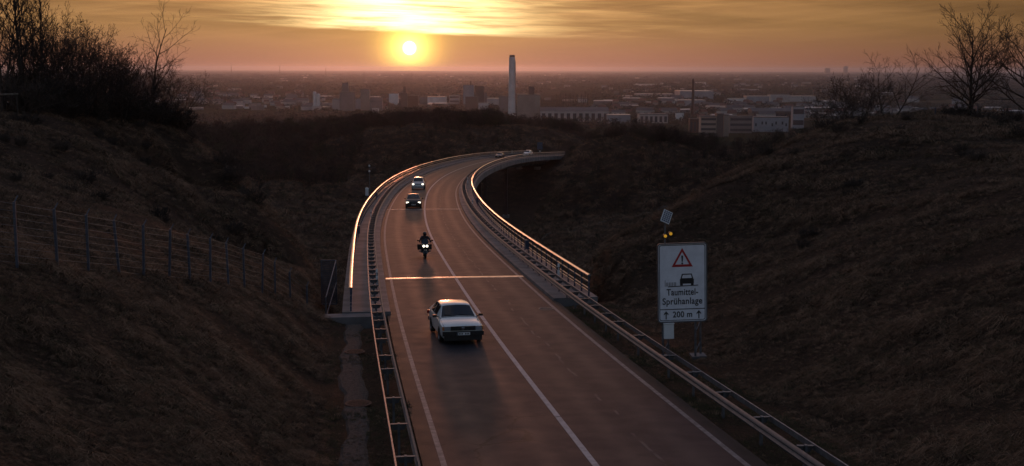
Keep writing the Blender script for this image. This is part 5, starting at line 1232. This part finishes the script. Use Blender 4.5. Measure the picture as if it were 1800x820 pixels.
bld('works_tower', 'left of the twin grey towers, with paler top', 'tower', 814.5, 833, 150, 189, 'blue', pent=(0.2, 0.12, 9))
bld('works_tower', 'right of the twin grey towers, darker one', 'tower', 835, 851, 152, 189, 'dark')
bld('works_block', 'narrow wing on the right of the twin towers', 'building', 845, 856, 164, 188, 'grey')
bld('works_block', 'low block in front of the twin towers', 'building', 818, 840, 171, 193, 'dark')
bld('works_hall', 'flat pale hall between the twin towers and white chimney', 'hall', 856, 893, 174, 185, 'pale', rcol='roofw')
bld('works_block', 'grey block left against the white chimney', 'building', 877, 893, 170, 198, 'grey')
bld('works_hall', 'small bright shed below the twin towers', 'hall', 841, 858, 182, 192, 'white', rcol='roofw')
bld('boiler_house', 'big plain brown-grey block right of the white chimney', 'building', 909, 949.5, 167.5, 212, 'beige', dep=60, pent=(0.12, 0.25, 14))
bld('long_hall', 'long hall with pale bays and a broad dark roof right of the boiler block', 'hall', 950, 1070, 196, 213, 'pale', roof='gable', bays=11, dep=46)
bld('market_hall', 'long low pale hall below the brick chimney to the left', 'hall', 1124, 1174, 202, 215, 'pale', bays=6)
bld('pale_house', 'small white house left of the brick chimney foot', 'house', 1188, 1202, 199, 211, 'white')
bld('grey_hall', 'low grey hall with sheet roof left of the market hall', 'hall', 1068, 1108, 203, 216, 'blue', rcol='roofw')
bld('brick_building', 'small reddish building with lit windows left of the office block', 'building', 1212, 1231, 210, 232, 'brick', bays=3)
bld('office_block', 'pale office block with four dark window bands', 'office block', 1231, 1259, 206, 239, 'beige', bands=4, dep=16)
bld('stair_tower', 'dark stair tower at the right end of the office block', 'tower', 1259.5, 1271, 201, 239, 'dark', dep=18)
bld('office_wing', 'pale narrow slab right of the dark stair tower', 'building', 1271.5, 1281, 203, 238, 'beige', dep=20)
bld('office_annex', 'long grey annex with window bands right of the office block', 'building', 1282, 1322, 206, 232, 'grey', bands=3, dep=18)
bld('pale_works', 'long pale building with few dark windows at right', 'building', 1324, 1386, 207, 230, 'blue', wins=7, dep=24)
bld('dark_roof_hall', 'long hall with dark roof and window band behind the pale works', 'hall', 1322, 1394, 196, 207, 'dark', roof='gable', bands=1, dep=40)
bld('water_tower', 'grey tower with flat top at the right end of the pale works', 'tower', 1393, 1413, 188, 224, 'blue', bands=2)
bld('logistics_hall', 'large blue-grey logistics hall behind the brick chimney', 'hall', 1195, 1254, 161, 175, 'blue', dep=120, rcol='roofw')
bld('logistics_hall', 'low blue-grey hall in front of the large logistics hall', 'hall', 1194, 1240, 177, 185, 'blue', rcol='roofw')
bld('logistics_hall', 'bright-roofed hall right of the brick chimney', 'hall', 1244, 1279, 188, 193, 'pale', rcol='roofw')
bld('logistics_hall', 'white-roofed hall in the middle distance above the office annex', 'hall', 1282, 1312, 174, 181, 'white', rcol='roofw')
bld('logistics_hall', 'bluish hall right of the white-roofed hall', 'hall', 1312, 1352, 170, 180, 'blue', rcol='roofw')
bld('logistics_hall', 'pale stepped hall farther right in the middle distance', 'hall', 1354, 1388, 167, 178, 'pale')
bld('logistics_hall', 'low pale hall partly behind the right bank bushes', 'hall', 1388, 1434, 170, 177, 'pale', rcol='roofw')
bld('far_hall', 'distant bright flat hall left of the brick chimney top', 'hall', 1112, 1152, 148.5, 151, 'white', rcol='roofw', dep=80)
bld('far_hall', 'distant bright hall just right of the brick chimney top', 'hall', 1222, 1241, 145, 148, 'white', rcol='roofw', dep=80)
bld('far_hall', 'distant bright strip of greenhouse left of the brick chimney', 'hall', 1182, 1205, 157, 159.5, 'white', rcol='roofw', dep=90)
bld('far_hall', 'low pale sheds left of the large logistics hall', 'hall', 1118, 1184, 166, 171, 'pale', rcol='roofw', dep=60)
bld('far_hall', 'small blue-white building on the plain beside the left thicket', 'hall', 335, 352, 155, 160, 'blue', rcol='roofw')
# houses scattered over the plain
hm = []
for k in range(3):
    m = MB(); W, D, H = (13, 10, 6) if k == 0 else ((26, 14, 8) if k == 1 else (44, 24, 7)); m.box((0, 0, H / 2), (W, D, H)); a = mesh_of(m, 'wall', M[['b_beige', 'b_pale', 'b_grey'][k]])
    m = MB(); h2 = 5 if k < 2 else 1.5; m.add([(-W / 2 - .5, -D / 2 - .5, H), (W / 2 + .5, -D / 2 - .5, H), (W / 2 + .5, D / 2 + .5, H), (-W / 2 - .5, D / 2 + .5, H), (-W / 2, 0, H + h2), (W / 2, 0, H + h2)], [(0, 1, 5, 4), (2, 3, 4, 5), (1, 2, 5), (3, 0, 4)])
    hm.append((a, mesh_of(m, 'roof', [mat('clay_tile_roof', (0.13, 0.06, 0.045), 0.8, var=0.2, scale=0.1), M['b_roofd'], M['b_roofw']][k])))
hr = random.Random(77); clusters = [(360, 172, 60, 12), (430, 178, 70, 10), (480, 168, 60, 9), (520, 186, 40, 8), (640, 184, 80, 8), (1080, 190, 50, 14), (1150, 182, 60, 14), (1240, 196, 60, 12), (1340, 186, 60, 10), (1420, 196, 60, 14), (1560, 190, 90, 14), (1680, 196, 90, 14), (1000, 150, 120, 6), (1300, 160, 120, 8), (1350, 148, 140, 5)]
nh = 0
for k in range(290):
    cx, cyy, sx, sy = clusters[k % len(clusters)]
    px, py = hr.gauss(cx, sx * 0.6), min(218, max(136, hr.gauss(cyy, sy * 0.6))); d = pd(py); p = at(px, py, d); t_ = hr.choice([0, 0, 0, 1, 1, 2])
    o = tag(empty('town_house', (p.x, d, 0), hr.uniform(-0.5, 0.5)), 'tiny building of the scattered town on the distant plain', 'house', 'scattered town buildings'); sc_ = hr.uniform(0.8, 1.3); o.scale = (sc_,) * 3
    link_mesh('wall', hm[t_][0], o); link_mesh('roof', hm[t_][1], o)
# more distant blocks and tree clumps as masses
def blob(seed, m, W, H):
    r_ = random.Random(seed); b = MB()
    for k in range(90):
        a = r_.uniform(0, 6.28); q = math.sqrt(r_.random()); p = Vector((math.cos(a) * q * W, math.sin(a) * q * W * 0.7, H * r_.uniform(0.05, 1) * (1.05 - q * q * 0.7)))
        d1 = Vector((r_.uniform(-1, 1), r_.uniform(-1, 1), r_.uniform(0, 1))).normalized() * H * 0.28; d2 = d1.orthogonal().normalized() * H * 0.14; b.add([p - d2 - d1 * .3, p + d2 - d1 * .3, p + d1], [(0, 1, 2)])
    return b.build('clump', m)
clumps = [blob(k, M['far_tree'], 13 + 5 * k, 11) for k in range(4)]
tr_ = np.random.default_rng(31); N2 = 7500
py2 = 121 + np.exp(tr_.uniform(np.log(9), np.log(110), N2)); d2 = FPX * ZC / (py2 - 121); x2 = tr_.uniform(-0.5, 0.5, N2) * d2
k2 = bumps(x2 * 0.9, d2, 900, 2) + 0.6 * bumps(x2, d2, 240, 11) + tr_.normal(0, 0.25, N2) > 0.05
x2, d2 = x2[k2], d2[k2]; sc2 = tr_.uniform(0.6, 1.4, len(x2)) * np.clip(d2 / 3500, 0.8, 3.0)
instancer('distant_tree_clumps', np.stack([x2, d2, np.zeros(len(x2))], -1), np.stack([0 * x2, 0 * x2, tr_.uniform(-0.3, 0.3, len(x2))], -1), np.stack([sc2 * 1.3, sc2, np.clip(sc2, 0.6, 1.6)], -1), tr_.integers(0, 4, len(x2)), clumps, 'dark hedges and woods scattered over the plain', 'woods')
boxes = []
for k, (mm, W, D, H) in enumerate([('b_white', 16, 12, 7), ('b_pale', 14, 11, 9), ('b_roofw', 40, 26, 6), ('b_grey', 30, 18, 12)]):
    m = MB(); m.box((0, 0, H / 2), (W, D, H)); boxes.append(m.build('box', M[mm]))
N3 = 700; py3 = 121 + np.exp(tr_.uniform(np.log(9), np.log(80), N3)); d3 = FPX * ZC / (py3 - 121); x3 = tr_.uniform(-0.47, 0.47, N3) * d3
k3 = bumps(x3, d3, 1500, 5) + tr_.normal(0, 0.2, N3) > 0.12; x3, d3 = x3[k3], d3[k3]; s3 = tr_.uniform(0.6, 1.2, len(x3)) * np.clip(d3 / 5000, 0.9, 2.2)
instancer('distant_town', np.stack([x3, d3, np.zeros(len(x3))], -1), np.stack([0 * x3, 0 * x3, tr_.uniform(-0.6, 0.6, len(x3))], -1), np.stack([s3, s3, np.clip(s3, 0.6, 1.3)], -1), tr_.integers(0, 4, len(x3)), boxes, 'hazy specks of far-off villages spread over the plain', 'town')
# poplar row
pop = []
for k in range(2):
    r_ = random.Random(k + 3); b = MB(); b.tube([(0, 0, 0), (0, 0, 30)], [0.6, 0.1], 4)
    for j in range(150):
        u = r_.uniform(0.1, 1); a = r_.uniform(0, 6.28); q = r_.random() * 2.6 * math.sin(min(1, u) * 2.7); p = Vector((math.cos(a) * q, math.sin(a) * q, 31 * u)); d1 = Vector((math.cos(a) * 0.5, math.sin(a) * 0.5, 2.6)); e2 = Vector((-math.sin(a), math.cos(a), 0)) * 0.35; b.add([p - e2, p + e2, p + d1], [(0, 1, 2)])
    pop.append(mesh_of(b, 'crown', M['far_tree']))
for k in range(15):
    px = 972 + 62 * k / 14 + hr.uniform(-1.5, 1.5); d = pd(188); p = at(px, 188, d)
    o = tag(empty('poplar_tree', (p.x, d + hr.uniform(-15, 15), 0), hr.uniform(0, 6)), 'slim leafless poplar in the row behind the long hall', 'tree', 'poplar row'); sc_ = hr.uniform(0.85, 1.15); o.scale = (sc_, sc_, sc_ * 1.05); link_mesh('crown', pop[k % 2], o)
# masts and far towers near the horizon
def mast(px, yt, yb, label):
    d = pd(yb); p = at(px, yb, d); H = at(px, yt, d).z; root = tag(empty('lattice_mast', (p.x, d, 0)), label, 'mast'); b = MB(); w = H * 0.045
    for a in range(4): b.tube([(w * math.cos(a * 1.571 + .785), w * math.sin(a * 1.571 + .785), 0), (0.2 * w * math.cos(a * 1.571 + .785), 0.2 * w * math.sin(a * 1.571 + .785), H)], [H * 0.008, H * 0.006], 4)
    for k in range(8):
        z = H * k / 8; w0 = w * (1 - 0.8 * k / 8); w1 = w * (1 - 0.8 * (k + 1) / 8); b.tube([(-w0, 0, z), (w1, 0, z + H / 8)], H * 0.004, 3); b.tube([(w0, 0, z), (-w1, 0, z + H / 8)], H * 0.004, 3)
    b.build('lattice', M['b_dark'], root); b = MB(); b.tube([(0, 0, H), (0, 0, H * 1.12)], H * 0.004, 4); b.build('antenna', M['b_dark'], root)
for px, yt, yb, lab in ((407, 113, 134, 'far lattice mast on the horizon right of the left thicket'), (492, 114, 135, 'far lattice mast on the horizon, second from the left'), (573, 120, 140, 'far lattice mast left of the sun'),
                        (768, 132, 152, 'lattice mast below and right of the sun'), (724, 128, 146, 'thin lattice mast straight below the sun'), (640, 126, 144, 'small lattice mast left of the sun axis')): mast(px, yt, yb, lab)
bld('power_station', 'hazy power station block on the horizon left of the right trees', 'building', 1451, 1459, 120, 128.5, 'grey', dep=80)
bld('power_station', 'hazy tower pair on the horizon behind the right bushes', 'tower', 1484, 1490, 117, 128.5, 'grey', dep=80)

# ------------------------------------------------------------------ haze over everything
m = MB(); m.box((0, 0, (ZC + 48) / 2 - 1), (94000, 94000, ZC + 48))
hz_m = bpy.data.materials.new('haze'); hz_m.use_nodes = True; t = hz_m.node_tree; t.nodes.clear()
pv = nd(t, 'ShaderNodeVolumePrincipled'); pv.inputs['Color'].default_value = (0.60, 0.68, 0.86, 1); pv.inputs['Density'].default_value = 3.2e-5; pv.inputs['Anisotropy'].default_value = 0.80
ou = nd(t, 'ShaderNodeOutputMaterial'); t.links.new(pv.outputs[0], ou.inputs['Volume'])
tag(m.build('haze', hz_m), 'thin evening haze over the plain', 'haze', kind='stuff')
